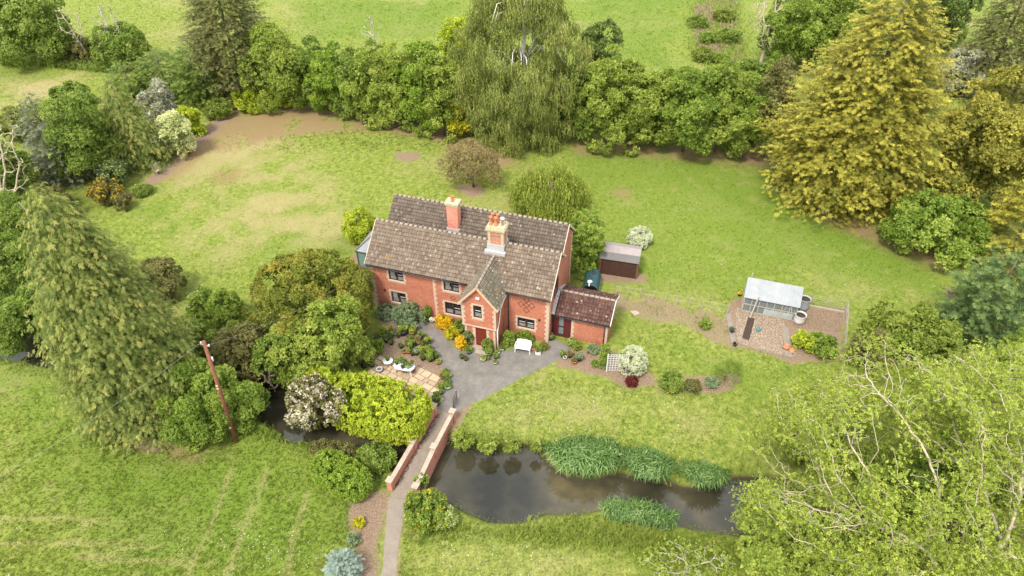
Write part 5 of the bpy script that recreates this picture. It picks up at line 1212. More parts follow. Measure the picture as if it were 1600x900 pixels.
broad('rounded orange-tinged tree left of the cottage', 484, 546, 388, 98, 'orange', puff=.15, leaf=.26, dens=1.0, lump=(.9, 1.04), name='orange_tinged_tree', cat='tree', seed=3)
broad('vivid green bush below the orange-tinged tree, nearest the cottage wall', 530, 590, 460, 48, 'bright', seed=3, puff=.26, leaf=.3)
broad('vivid green bush below the orange-tinged tree, middle one of the row', 474, 598, 496, 56, 'bright', seed=4, puff=.26, leaf=.3)
broad('bright bush to the left of the pale-flowered shrub, above the stream', 432, 600, 520, 36, 'mid', seed=5, puff=.26, leaf=.3)
broad('lime green bush behind the pale-flowered shrub', 508, 632, 566, 34, 'lime', seed=5, leaf=.26)
broad('pale pink-white flowering shrub overhanging the stream', 492, 682, 590, 46, 'olive', flowers=('cream', .55, .26), seed=5, leaf=.26, name='flowering_shrub', cat='shrub', dens=.8)
bare_tree('small dead shrub leaning over the stream', 430, 612, 572, 16, BARK, n=60, low=.05)

def hedge(label, p0, p1, width, height, m='lime', seed=0, leaf=.22, power=3.2, puff=.10, dens=.6, name='clipped_hedge', up=.25):
    A_ = np.array(p0); B_ = np.array(p1); c_ = (A_ + B_) / 2; ln = np.linalg.norm(B_ - A_) / 2; rz = math.atan2(B_[1] - A_[1], B_[0] - A_[0]); rng = np.random.default_rng(seed)
    P, d, t, sz = crown_round(ln, height / 2, rng, leaf, dens, puff, a2=width / 2, n4=power, up=up, lump=(.96, 1.01), pd=2.2); V, T = stamp(TB, P, rdir(len(P), rng), norm(d + rng.normal(0, .45, d.shape)), sz * 1.25, t, rng)
    st = MB()
    for k in range(5): x = -ln * .7 + ln * 1.4 * k / 4; st.tube([(x, 0, -.2), (x + .1, .05, height * .6)], [.05, .02], 5)
    return put(name, label, 'hedge', (c_[0], c_[1], 0), [('foliage', leaf_mesh('foliage', V, T), LM(m)), ('stem', st, BARK)], rz=rz)
hedge('large clipped lime-yellow hedge between the paved patio and the stream', gp(524, 622, 1.3), gp(666, 658, 1.3), 3.9, 2.9, 'lime', 4, .2, power=4.2)
hedge('rounded clipped bright green hedge at the left side of the bridge end', gp(494, 722, .9), gp(574, 768, .9), 2.2, 2.1, 'vivid', 5, .15, power=3.2)
hedge('loose brownish green hedge along the stream behind the clipped bright one', gp(485, 700, .4), gp(560, 712, .4), 1.4, 1.0, 'olive', 6, .22, power=2.2)
hedge('loose green hedge along the stream beside the bridge parapet', gp(560, 712, .5), gp(618, 722, .5), 1.8, 1.4, 'mid', 7, .22, power=2.2)
conif('small rounded blue-green dwarf conifer at the bottom edge of the photo', 536, 922, 872, 26, 'bluefir', leaf=.26, gap=.16, droop=-.4, dens=1.2, profile=lambda q: (1 - q * q) ** .5, name='dwarf_conifer', skirt=.9)
broad('dark green shrub with yellow tips at the near right end of the bridge', 664, 826, 770, 34, 'mid', flowers=('yellow', .18, .2), seed=5, leaf=.2, name='shrub', cat='shrub')
broad('cow parsley with white flower heads on the near bank beside the bridge', 695, 822, 788, 20, 'bright', flowers=('white', .5, .1), seed=5, leaf=.18, name='cow_parsley', cat='plant')
broad('small bright green bush between the bridge parapet and the near bank', 658, 762, 740, 11, 'mid', seed=5, leaf=.16)
broad('small yellow flowering plant beside the earth path', 560, 824, 809, 9, 'yellow', seed=2, leaf=.16, name='flowering_plant', cat='plant')
broad('small bluish plant just below the yellow flowering one by the path', 552, 852, 832, 11, 'silver', seed=2, leaf=.18, name='garden_plant', cat='plant')
BK = 'green plants along the far bank of the pond'
for i, (x, bt, tp, w, m_, lb) in enumerate([(722, 696, 670, 24, 'bright', 'dark leafy plants on the far bank right beside the bridge'), (762, 704, 680, 22, 'bright', 'leafy plants on the far bank, second clump from the bridge'),
     (800, 704, 684, 20, 'rank', 'low bright plants on the far bank, third clump from the bridge'), (838, 704, 688, 16, 'rank', 'low pale plants on the far bank touching the tall reeds')]):
    broad(lb, x, bt, tp + 5, w - 7, m_, seed=i + 40, leaf=.2, lump=(.6, 1.1), group=BK, name='bank_plant', cat='plant', flowers=('white', .03, .12))

# reeds and rank grass
def blades(pts, size, rng, spread=1.0, tmpl=None):
    n = len(pts); a = rng.random(n) * 6.28; y = np.c_[np.cos(a), np.sin(a), np.zeros(n)] ; z = np.tile([0, 0, 1.], (n, 1)) + y * rng.uniform(-.1, .35, (n, 1)) * spread
    return stamp(TG, pts, y - z * (y * z).sum(1, keepdims=True), z, size, rng.normal(.5, .2, n), rng)
def reeds(label, outline, n, h, m='reed', seed=0, z=-.5, name='reed_bed', group='tall reed clumps in the pond'):
    P = pp(outline, z); rng = np.random.default_rng(seed); A = np.array(P); lo = A.min(0); hi = A.max(0); c = rng.uniform(lo, hi, (n * 4, 2)); c = c[sdf(P, c[:, 0], c[:, 1]) < 0][:n]
    ctr = A.mean(0); pos = np.c_[c - ctr, np.full(len(c), 0.)]; out = np.c_[c - ctr, np.zeros(len(c))] / (np.abs(hi - lo).max() / 2)
    a = rng.random(len(c)) * 6.28; y = np.c_[np.cos(a), np.sin(a), np.zeros(len(c))] * .7 + out * .5; z_ = np.tile([0, 0, 1.], (len(c), 1)) + out * .3
    y = y - z_ * (y * z_).sum(1, keepdims=True) / (z_ * z_).sum(1, keepdims=True)
    V, T = stamp(TG, pos, y, z_, h * rng.uniform(.75, 1.25, len(c)), rng.normal(.5, .2, len(c)), rng)
    me_ = leaf_mesh(name, V, T); o = link(name, me_, LM(m)); o.location = (ctr[0], ctr[1], z); STAT[0] += len(me_.polygons); tag(o, label, 'reeds', group)
reeds('largest clump of tall arching green reeds growing out of the pond', [(876, 722), (905, 712), (945, 718), (950, 736), (920, 744), (888, 740)], 900, 1.6, seed=1)
reeds('second clump of tall arching reeds, middle one of the three on the far bank', [(988, 732), (1010, 729), (1028, 740), (1022, 750), (1000, 749)], 420, 1.4, seed=2)
reeds('smallest clump of arching reeds at the right on the far bank', [(1080, 752), (1098, 748), (1116, 754), (1112, 762), (1092, 763)], 320, 1.2, seed=3)
reeds('low strip of reeds along the far bank behind the three tall clumps', [(850, 705), (900, 698), (960, 705), (1040, 725), (1130, 742), (1128, 752), (1060, 744), (960, 722), (880, 716)], 1000, .75, seed=9, z=-.25)
reeds('clump of upright reeds on the near bank of the pond', [(948, 806), (980, 800), (1015, 808), (1045, 820), (1035, 828), (960, 816)], 500, 1.15, seed=4, z=-.2)
def scatter(outline, n, size, rng, z=0.):
    P = pp(outline); A = np.array(P); lo = A.min(0); hi = A.max(0); c = rng.uniform(lo, hi, (n * 5, 2)); c = c[sdf(P, c[:, 0], c[:, 1]) < 0][:n]
    return np.c_[c, np.full(len(c), z)]
def rank(name, outline, n, h, m, seed, z=0.):
    rng = np.random.default_rng(seed); p = scatter(outline, n, h, rng, z); d_ = sdf(MOAT, p[:, 0], p[:, 1]); p[:, 2] = -1.5 * sm((.7 - d_) / 1.3); p = p[p[:, 2] > -1.0]
    dd_ = -sdf(pp(outline), p[:, 0], p[:, 1]); p = p[rng.random(len(p)) < np.clip(dd_ / 1.1, .08, 1)]; V, T = blades(p, h * rng.uniform(.4, 1.3, len(p)), rng); me_ = leaf_mesh(name, V, T); STAT[0] += len(me_.polygons); tag(link(name, me_, LM(m)), kind='stuff')
rank('long_grass', [(700, 812), (760, 822), (815, 815), (900, 800), (1000, 820), (1130, 832), (1220, 850), (1230, 900), (1120, 900), (900, 865), (760, 850), (650, 850)], 5200, .42, 'rank', 1)
rank('long_grass', [(690, 690), (700, 668), (850, 685), (960, 690), (1060, 718), (1150, 735), (1250, 752), (1250, 768), (1130, 760), (1040, 750), (960, 735), (850, 712), (770, 712)], 5200, .42, 'rank', 2)
rank('long_grass', [(0, 92), (100, 96), (190, 108), (180, 118), (90, 108), (0, 104)], 2600, .9, 'mid', 3)
rank('long_grass', [(1070, -10), (1160, -10), (1180, 100), (1100, 105), (1060, 70)], 1500, .4, 'rank', 4)
rank('long_grass', [(400, 640), (460, 690), (620, 700), (630, 720), (480, 710), (420, 695), (330, 690), (330, 670)], 2600, .42, 'hedge', 5)
rank('long_grass', [(-20, 550), (60, 568), (150, 590), (300, 620), (420, 670), (420, 690), (300, 660), (150, 612), (-20, 575)], 2600, .42, 'hedge', 6)
rank('weeds', [(965, 462), (1135, 490), (1140, 530), (1060, 508), (960, 480)], 420, .26, 'bright', 7)
rank('weeds', [(1140, 535), (1240, 560), (1236, 566), (1140, 545)], 160, .25, 'rank', 8)
# scrub mounds of the rough ground, top right
rank('long_grass', [(1085, -10), (1155, -10), (1170, 100), (1100, 100), (1080, 70)], 1600, .5, 'straw', 14)
rank('long_grass', [(1080, -10), (1160, -10), (1175, 110), (1095, 110), (1070, 70)], 1500, .6, 'mid', 15)
RG = 'low scrub mounds in the rough ground beyond the back hedge'
for i, (x, bt, tp, w, lb) in enumerate([(1092, 40, 22, 14, 'low dark scrub mound at the top of the rough strip'), (1132, 30, 12, 15, 'low scrub mound top right in the rough strip'), (1108, 64, 48, 13, 'low scrub mound in the middle of the rough strip'),
     (1140, 62, 44, 16, 'low scrub mound right of the middle of the rough strip'), (1100, 92, 74, 16, 'low scrub mound at the lower left of the rough strip'), (1128, 98, 82, 13, 'lowest scrub mound of the rough strip near the back hedge')]):
    broad(lb, x, bt, tp + 4, w + 3, ('mid', 'rank', 'hedge')[i % 3], seed=60 + i, group=RG, name='scrub_mound', leaf=.3, lump=(.6, 1.1))

# ------------------------------------------------------------------ the ash at the lower right
rng = np.random.default_rng(12); B0 = g(1452, 955); cA = g(1428, 735, 7.6); c_ = cA - np.array([B0[0], B0[1], 0]); D = rdir(4200, rng); D = D[D[:, 2] > -.65]
A = D * rng.uniform(.25, 1, (len(D), 1)) ** .5 * [8.8, 6.8, 5.4] * (.72 + .5 * vnoise(D[:, 0] * 3 + 9, D[:, 1] * 3 + D[:, 2] * 2 + 9, 1.0))[:, None] + c_; A = A[(A[:, 2] > 1.2) & (vnoise(A[:, 0] + 60, A[:, 1] + A[:, 2] * .7 + 60, 1.7) > .3)]
nd, par = branches(A, (0, 0, 0), rng, step=.3, kill=.42, reach=4.5, trunk_h=2.2, up=.05, maxn=9000)
me_, tips, ch = branch_mesh(nd, par, .010, .38, 2.25)
deg = np.array([len(c) for c in ch]); cand = np.nonzero((deg <= 1) & (np.arange(len(nd)) > 40))[0]; depth_r = np.linalg.norm((nd[cand] - c_) / [8.6, 6.6, 5.2], axis=1)
# clusters of leaves: bare twigs remain mostly on the upper side of the crown
cl = vnoise(nd[cand][:, 0] + 40, nd[cand][:, 1] + nd[cand][:, 2] + 40, 1.5); upn = (nd[cand][:, 2] - c_[2]) / 5.2
keep = rng.random(len(cand)) < np.clip(1.0 - .25 * np.clip(upn, 0, 1) - .9 * (cl < .36), .04, 1)
cc = nd[cand][keep]; ii = np.repeat(np.arange(len(cc)), 14); pos = cc[ii] + rng.normal(0, .30, (len(ii), 3)) + [0, 0, .10]; tn_ = rng.normal(.5, .15, len(cc))[ii] + .1 * np.clip((pos[:, 2] - c_[2]) / 5, -1, 1) * 0
V, T = stamp(TB, pos, rdir(len(pos), rng), rdir(len(pos), rng) + [0, 0, 1.0], rng.uniform(.15, .27, len(pos)), tn_, rng)
put('ash_tree', 'big spreading ash with pale bare branches and lime leaves at the lower right', 'tree', (B0[0], B0[1], 0), [('trunk', me_, PALEB), ('crown', leaf_mesh('crown', V, T), LM('ash'))])
print('ash nodes', len(nd))
def airy(label, bx, by, zc, ax, ay, az_, m='ash', seed=0, nt=700, name='ash_tree', leafs=11, bm=PALEB, keepf=.85, ls=(.14, .25), step=.3, group=None):
    rng = np.random.default_rng(seed); P = g(bx, by, zc); loc = (P[0], P[1], 0); D = rdir(nt, rng) * rng.uniform(.4, 1, (nt, 1)) ** .5 * [ax, ay, az_] + [0, 0, zc]; D = D[D[:, 2] > .3]
    nd, par = branches(D, (0, 0, 0), rng, step=step, kill=step * 1.5, reach=5, trunk_h=max(.3, zc - az_), up=.1, maxn=2500); me_, tips, ch = branch_mesh(nd, par, .014, .2, 2.3)
    deg = np.array([len(c) for c in ch]); k = np.nonzero(deg <= 1)[0]; k = k[rng.random(len(k)) < keepf]; k = k[nd[k][:, 2] > .3]; ii = np.repeat(k, leafs); pos = nd[ii] + rng.normal(0, .26, (len(ii), 3))
    V, T = stamp(TB, pos, rdir(len(pos), rng), rdir(len(pos), rng) + [0, 0, 1.], rng.uniform(ls[0], ls[1], len(pos)), rng.normal(.5, .16, len(pos)), rng)
    return put(name, label, 'tree', loc, [('trunk', me_, bm), ('crown', leaf_mesh('crown', V, T), LM(m))], group)
airy('leafy young tree leaning over the right end of the pond', 1238, 812, 2.2, 3.4, 2.8, 2.2, 'bright', 3, 800, name='pond_tree')
airy('lime green tree with pale branches behind the big ash at the right edge', 1590, 640, 4.5, 5.0, 4.5, 4.0, 'ash', 5, 1100)
airy('leafy lime green tree filling the gap between the olive bush and the big ash', 1300, 655, 2.6, 4.2, 3.4, 2.4, 'ash', 6, 900)
airy('straggly tree with bare pale curling twigs in the bottom right corner', 1600, 885, 3.2, 3.2, 3.0, 2.8, 'ash', 7, 900, keepf=.3)
airy('low young tree with arching twigs on the near bank below the pond', 1075, 885, .9, 3.0, 1.6, 1.1, 'bright', 8, 500, name='young_tree', bm=GREYB)
UG = 'green undergrowth bushes beneath the ash trees'
for i, (x, bt, tp, w, m_, lb) in enumerate([(1220, 900, 800, 70, 'bright', 'leafy bush on the near bank at the left foot of the ash'), (1340, 905, 830, 60, 'mid', 'green undergrowth bush left of the ash trunk'), (1530, 935, 850, 60, 'hedge', 'green undergrowth bush right of the ash trunk'),
     (1400, 800, 720, 60, 'mid', 'green undergrowth bush behind the ash trunk across the water'), (1520, 780, 690, 70, 'hedge', 'green undergrowth bush beneath the right side of the ash crown'), (1280, 735, 670, 44, 'rank', 'pale green undergrowth bush beneath the left side of the ash crown'), (1610, 800, 700, 50, 'mid', 'green undergrowth bush at the right edge beneath the ash')]):
    broad(lb, x, bt, tp, w, m_, seed=80 + i, leaf=.28, group=UG, name='undergrowth_bush', dens=.8)

# ------------------------------------------------------------------ garden plants near the house
def shrub(label, x, bt, tp, w, m='mid', leaf=.18, name='garden_plant', cat='plant', **k): return broad(label, x, bt, tp, w, m, leaf=leaf, name=name, cat=cat, **k)
shrub('round white variegated bush beside the white lattice trellis', 989, 587, 541, 22, 'varieg', leaf=.15, name='variegated_bush', cat='bush', puff=.16, dens=1.0, lump=(.95, 1.01))
shrub('small dark red shrub in front of the round variegated bush', 987, 604, 586, 10, 'red', leaf=.14)
shrub('climbing green plant on a post left of the lattice trellis', 945, 576, 536, 9, 'hedge', leaf=.18, seed=1)
shrub('grassy mound of narrow green leaves at the right end of the island bed', 1136, 600, 562, 18, 'mid', leaf=.3, tmpl=TT, seed=1)
shrub('low green mound at the left end of the island bed', 1050, 610, 582, 20, 'mid', leaf=.2, flowers=('gorse', .1, .12), seed=2)
shrub('silvery plant in the middle of the island bed', 1112, 606, 588, 11, 'silver', leaf=.18, seed=3)
shrub('low olive plant in the island bed between the mound and the silvery plant', 1082, 610, 596, 13, 'olive', leaf=.18, seed=4)
shrub('wide silvery green lavender bush against the left part of the front wall', 640, 503, 478, 27, 'silver', leaf=.18, name='lavender_bush', cat='bush', seed=4)
shrub('second silvery green lavender bush, left one beneath the lower left window', 604, 498, 474, 16, 'silver', leaf=.18, name='lavender_bush', cat='bush', seed=5)
shrub('narrow green shrub standing between the lavender and the middle quoin', 668, 500, 476, 6, 'hedge', leaf=.16, seed=6)
shrub('bright yellow flowering bush at the foot of the front wall', 694, 514, 491, 14, 'gorse', leaf=.16, name='yellow_bush', cat='bush', seed=6)
shrub('second bright yellow bush, smaller and nearer the porch', 706, 530, 511, 11, 'yellow', leaf=.16, name='yellow_bush', cat='bush', seed=7)
shrub('golden yellow plant at the corner of the bed before the porch', 720, 546, 524, 8, 'gorse', leaf=.15, name='yellow_bush', cat='bush', seed=8)
shrub('dark green bush between the yellow bushes and the porch wall', 716, 520, 500, 13, 'mid', leaf=.16, seed=8, name='garden_bush', cat='bush')
shrub('white flowering rose at the left side of the front door', 732, 541, 516, 9, 'dark', leaf=.15, flowers=('white', .15, .12), seed=8, name='rose_bush', cat='bush')
shrub('climbing plant with pink flowers right of the front door', 762, 550, 528, 9, 'mid', leaf=.15, seed=9, name='climbing_rose', cat='plant', flowers=('red', .08, .12))
shrub('round clipped green bush behind the left end of the white bench', 795, 541, 516, 9, 'hedge', leaf=.14, seed=9, name='clipped_bush', cat='bush')
shrub('wide clipped green bush behind the white bench under the window', 820, 535, 515, 15, 'hedge', leaf=.14, seed=10, name='clipped_bush', cat='bush')
shrub('rusty orange small plant right of the white bench', 850, 547, 534, 7, 'orange', leaf=.12, seed=10)
shrub('small round bright bush against the outbuilding wall', 900, 547, 532, 8, 'hedge', leaf=.13, seed=11, name='garden_bush', cat='bush')
shrub('low bluish plant at the right of the round bush by the outbuilding', 927, 553, 538, 10, 'silver', leaf=.14, seed=12)
shrub('pinkish flowering plant by the outbuilding door', 893, 540, 530, 8, 'bright', leaf=.13, flowers=('cream', .3, .1), seed=13)
shrub('small green plant in the soil bed in front of the outbuilding', 930, 573, 562, 6, 'mid', leaf=.13, seed=14)
shrub('broad leaved bright green vegetable patch at the front right of the plot', 1262, 550, 520, 22, 'yellow', leaf=.24, seed=15, name='vegetable_patch', cat='vegetables', m_=None) if False else shrub('yellow-green leafy vegetables at the front of the plot beside the orange jar', 1258, 548, 518, 17, 'lime', leaf=.24, seed=15, name='vegetable_plant', cat='vegetables')
shrub('dark green leafy vegetables at the right side of the plot', 1285, 554, 524, 24, 'hedge', leaf=.24, seed=16, name='vegetable_plant', cat='vegetables')
shrub('small green weed clump in the bare strip between lawn and stakes', 1102, 512, 500, 10, 'hedge', leaf=.18, seed=17, name='weed_clump')
shrub('green fern-like plant at the patio left edge under the vivid bush', 588, 552, 530, 12, 'hedge', leaf=.2, seed=18)
shrub('dark clipped round shrub at the far left end of the bridge', 682, 632, 612, 7, 'dark', leaf=.13, seed=19, name='clipped_bush', cat='bush')

# flower pots: body + soil + plant, shared meshes
def pot_mesh(kind):
    mb = MB()
    if kind == 'wide': mb.lathe([(.22, 0), (.3, .1), (.34, .26), (.37, .3), (.33, .3), (.31, .24)], 14)
    elif kind == 'box': mb.box(-.2, .2, -.2, .2, 0, .3)
    else: mb.lathe([(.13, 0), (.17, .22), (.2, .24), (.2, .3), (.17, .3), (.16, .25)], 12)
    return mb
def plant_mesh(kind, seed):
    rng = np.random.default_rng(seed)
    if kind == 'spiky':
        n = 26; p = np.c_[rng.normal(0, .05, (n, 2)), np.full(n, 0)]; V, T = blades(p, rng.uniform(.3, .5, n), rng, 1.5); return leaf_mesh('plant', V, T)
    a, b = {'ball': (.26, .22), 'low': (.22, .12), 'tall': (.2, .35)}[kind]; P, d, t, sz = crown_round(a, b, rng, .12, 1.0, .45); V, T = stamp(TB, P, rdir(len(P), rng), norm(d + rng.normal(0, .4, d.shape)), sz * 1.25, t, rng); return leaf_mesh('plant', V, T)
PM_ = {k: None for k in ('std', 'wide', 'box')}; PL_ = {}
POTM = {'black': simple('black_plastic_pot', (.045, .045, .045), .5, .2, 5, bmp=0), 'terracotta': TERRA, 'white': WHITEP, 'green': simple('green_glazed_pot', (.08, .17, .11), .35, .2, 5, bmp=0), 'blue': simple('blue_glazed_pot', (.06, .12, .2), .3, .2, 5, bmp=0), 'grey': simple('grey_stone_pot', (.42, .43, .42), .8, .25, 5), 'pale green': simple('pale_green_pot', (.32, .50, .40), .5, .2, 5)}
_pt = {}
def pot(label, x, y, col='black', kind='std', plant=('ball', 'mid'), s=1.0, z=0., group='potted plants', loc=None):
    P = g(x, y, z) if loc is None else loc; o = thing('flower_pot', label, 'flower pot', (P[0], P[1], z), random.Random(int(x * 31 + y)).random() * 6, group); o.scale = (s, s, s)
    key = (kind, col)
    if key not in _pt: b_ = pot_mesh(kind).build('pot', POTM[col]); _pt[key] = b_.data; bpy.data.objects.remove(b_)
    link('pot', _pt[key], None, o)
    if 'soil' + kind not in _pt:
        mb = MB(); r_ = .31 if kind == 'wide' else .165
        mb.lathe([(r_ * .95, .2), (r_, .25)], 12) if kind != 'box' else mb.box(-.18, .18, -.18, .18, .29, .302); b_ = mb.build('soil', SOILM); _pt['soil' + kind] = b_.data; bpy.data.objects.remove(b_)
    link('soil', _pt['soil' + kind], None, o)
    if plant:
        v_ = random.Random(int(x + y)).randint(0, 2)
        if plant + (v_,) not in PL_: me_ = plant_mesh(plant[0], v_ * 7 + 1); me_.materials.append(LM(plant[1])); PL_[plant + (v_,)] = me_
        c = link('plant', PL_[plant + (v_,)], None, o); c.location = (0, 0, .24); k = 1.6 if kind == 'wide' else 1.0; k *= .8; c.scale = (k, k, k)
    return o
pot('large pale blue-green bowl pot with a yellow-green bush at the back left of the gravel', 599.5, 524, 'pale green', 'wide', ('ball', 'ash'), 1.05)
pot('black pot with dark plant at the left edge of the gravel near the large bowl', 590, 530, s=.85, plant=('ball', 'dark'))
pot('grey stone pot with small green plant right of the large bowl pot', 612.5, 520, 'grey', plant=('tall', 'ash'), s=1.0)
pot('dark pot with dark green foliage in front of the large bowl pot', 604, 534, plant=('low', 'dark'))
pot('black pot with bushy dark plant, middle of the left pot group', 610.5, 530, plant=('ball', 'dark'), s=1.15)
pot('black pot at the front of the left pot group', 611.5, 538, plant=('low', 'dark'))
pot('lone black pot with dark ball between the two pot groups', 622.8, 527, plant=('ball', 'dark'), s=.8)
pot('pot holding a wide yellow-green bush at the back middle of the gravel', 631, 523, 'black', plant=('ball', 'bright'), s=1.6)
pot('pot with pale lime bush right of the wide yellow-green one', 645, 523, 'terracotta', plant=('ball', 'ash'), s=1.3)
pot('black pot with tight dark green ball beside the driveway edge', 658.5, 529, plant=('ball', 'mid'), s=1.15)
pot('black pot with dark green ball in the middle row, left', 642.5, 533, plant=('ball', 'dark'), s=1.15)
pot('terracotta pot with a rusty brown grassy plant', 653, 537, 'terracotta', plant=('ball', 'copper'), s=1.2)
pot('pot with yellow-green dome near the driveway edge', 669, 538, plant=('ball', 'ash'), s=1.25)
pot('pot with small green ball left of the bright green one', 637, 540, plant=('ball', 'mid'), s=.95)
pot('pot with bright green ball in the middle of the gravel', 643.5, 544, plant=('ball', 'hedge'), s=1.25)
pot('pot with dark purple-brown leafy plant in the middle group', 660, 544, plant=('ball', 'darkc'), s=1.35)
pot('black lone pot with low plant, front middle of the gravel', 626.5, 543.5, plant=('low', 'dark'), s=.95)
pot('terracotta pot with orange-tinged plant in front of the gravel', 632, 552, 'terracotta', plant=('low', 'orange'), s=.9)
pot('terracotta pot with yellowish plant beside the orange-tinged one', 638, 552, 'terracotta', plant=('low', 'ash'), s=.8)
pot('black pot with dark plant, front left of the big pot group', 644.5, 555, plant=('ball', 'darkc'), s=.9)
pot('pot with bluish leafy plant in the front row of the big pot group', 650.5, 554, plant=('ball', 'silver'), s=1.1)
pot('pot with green and red plant inside the big pot group', 660, 552, 'terracotta', plant=('ball', 'bright'), s=1.2)
pot('pot with a mid green plant in the big pot group beside the driveway', 670, 550, plant=('ball', 'mid'), s=1.2)
pot('pot with dark green low plant, front row of the big pot group', 661, 562, plant=('ball', 'dark'), s=1.1)
pot('pot with a large bright green dome, front of the big pot group', 673, 563, plant=('ball', 'hedge'), s=1.6)
pot('pot with dark leafy plant right at the driveway edge beside the bright dome', 681, 560, plant=('ball', 'dark'), s=1.15)
pot('small terracotta pot with pale plant at the front corner of the big pot group', 685, 569, 'terracotta', plant=('low', 'ash'), s=1.0)
RP = 'pots in a row along the right edge of the patio'
pot('green glazed bowl, top one of the row along the right edge of the patio', 696.5, 584, 'green', plant=('low', 'mid'), s=1.1, group=RP)
pot('green bowl filled with bright green leaves, second in the patio row', 700, 591, 'green', plant=('low', 'hedge'), s=1.25, group=RP)
pot('green pot with dark plant, third in the patio row', 699.5, 600, 'green', plant=('low', 'dark'), s=1.2, group=RP)
pot('white rimmed bowl with dark plant, lowest on the driveway side of the patio row', 700, 608, 'pale green', plant=('low', 'mid'), s=1.25, group=RP)
pot('terracotta pot with a leafy orange plant on the patio side of the row', 691.5, 592, 'terracotta', plant=('ball', 'orange'), s=.9, group=RP)
pot('small pot with fresh green plant, lower left end of the patio row', 690, 608, plant=('ball', 'hedge'), s=1.0, group=RP)
pot('small pot with green plant at the very bottom of the patio row', 690, 615, plant=('low', 'mid'), s=.9, group=RP)
pot('black pot with leafy plant at the left corner of the paving', 582, 573, plant=('ball', 'mid'), s=1.2)
pot('dark pot by the old boards at the left corner of the patio', 569, 574, plant=('ball', 'darkc'), s=1.2)
pot('white bowl lying on the paving with a dark opening', 593.5, 581, 'white', plant=None, s=1.15)
pot('small terracotta pot on the paving in front of the white table', 647, 581.5, 'terracotta', plant=None, s=.8)
DP = 'pots around the front door and bench'
pot('dark pot left of the doorstep with small dark plant', 722, 560, plant=('low', 'dark'), s=.9, group=DP)
pot('dark green pot with shrubby plant just left of the doorstep', 733, 552, 'green', plant=('ball', 'mid'), s=1.2, group=DP)
pot('black pot in front of the shrubby one left of the doorstep', 728, 563, plant=('low', 'darkc'), s=.85, group=DP)
pot('pot with leafy plant at the right corner of the doorstep', 764, 556, 'green', plant=('ball', 'mid'), s=1.25, group=DP)
pot('cream bowl with yellow-green plant standing on the driveway before the door', 755, 564, 'white', plant=('low', 'ash'), s=1.1, group=DP)
pot('terracotta pot with dark plant right of the cream bowl', 763, 562, 'terracotta', plant=('low', 'dark'), s=.85, group=DP)
pot('black pot nearest the lawn in the group before the door', 774, 569, 'grey', plant=('low', 'mid'), s=.85, group=DP)
pot('black pot with green plant behind the nearest one before the door', 775, 560, plant=('ball', 'mid'), s=.95, group=DP)
pot('pale pot at the foot of the white drainpipe', 784.5, 548, 'grey', plant=('low', 'dark'), s=.9, group=DP)
pot('pale pot with small plant in front of the drainpipe pot', 778, 553, 'white', plant=('low', 'ash'), s=.85, group=DP)
pot('terracotta pot with orange plant close to the wall beside the drainpipe', 787, 541, 'terracotta', plant=('low', 'orange'), s=.9, group=DP)
pot('square terracotta planter with green plant right of the white bench', 833, 545, 'terracotta', 'box', ('ball', 'mid'), .8, group=DP)
pot('square cream stone planter with small shrub right of the white bench', 841, 552, 'white', 'box', ('ball', 'mid'), 1.0, group=DP)
pot('black pot with clipped plant at the corner by the outbuilding door', 861, 531, plant=('ball', 'dark'), s=1.0, group=DP)
pot('small pot on the ground beside the lavender and the middle quoin', 675.5, 503.5, 'grey', plant=('low', 'white'), s=1.0, group=DP)
BP = 'pots in the soil bed in front of the outbuilding'
pot('terracotta pot with yellowish plant in the front of the soil bed', 897, 568, 'terracotta', plant=('ball', 'olive'), s=1.0, group=BP)
pot('white round ornament pot in the soil bed left', 882.5, 561, 'white', plant=None, s=.75, group=BP)
pot('dark leafy pot plant at the left corner of the soil bed', 879, 557, plant=('ball', 'mid'), s=.95, group=BP)
pot('purple-brown leafy pot plant in the middle of the soil bed group', 890, 558, plant=('ball', 'copper'), s=1.1, group=BP)
pot('grey-green pot plant at the right of the soil bed group', 906, 563, plant=('ball', 'silver'), s=1.15, group=BP)
pot('dark pot on the pale plot path left of the watering can', 1143, 519, plant=('low', 'blue'), s=1.1, group='pots in the vegetable plot')
pot('black pot at the front left corner of the vegetable plot', 1148, 540, plant=None, s=.9, group='pots in the vegetable plot')
pot('yellow flowering pot at the left end of the greenhouse', 1155, 462, plant=('low', 'gorse'), s=.9, group='pots in the vegetable plot')

# white table with pots, stool, bench, trellis, old seat
tp = g(633, 582); tb = thing('garden_table', 'oval white plastic table covered with flower pots on the patio', 'table', (tp[0], tp[1], 0), math.radians(-16)); mb = MB(); n = 24
prf = [(.78 * math.copysign(abs(math.cos(a)) ** .7, math.cos(a)), .46 * math.copysign(abs(math.sin(a)) ** .7, math.sin(a))) for a in [2 * math.pi * k / n for k in range(n)]]
mb.prism(prf, .68, .72); mb.build('tabletop', WHITE, tb, bevel=.01)
for sx in (-1, 1):
    for sy in (-1, 1): mb = MB(); mb.bar((sx * .58, sy * .3, .68), (sx * .64, sy * .34, 0), .06); mb.build('leg', WHITE, tb)
TPT = 'small pots standing on the white patio table'
def ontable(label, dx, dy, col, plant, s):
    c_, s_ = math.cos(math.radians(-16)), math.sin(math.radians(-16)); pot(label, 600 + dx * 9, 300 + dy * 9, col, 'std', plant, s, .72, TPT, loc=(tp[0] + dx * c_ - dy * s_, tp[1] + dx * s_ + dy * c_, .72))
ontable('pot with a leafy green plant at the left end of the white table', -.58, .02, 'black', ('ball', 'mid'), .85)
ontable('blue glazed pot with green plant at the back of the white table', -.25, .25, 'blue', ('ball', 'mid'), .9)
ontable('black pot with dark trailing plant in the middle of the white table', .05, .12, 'black', ('ball', 'darkc'), .85)
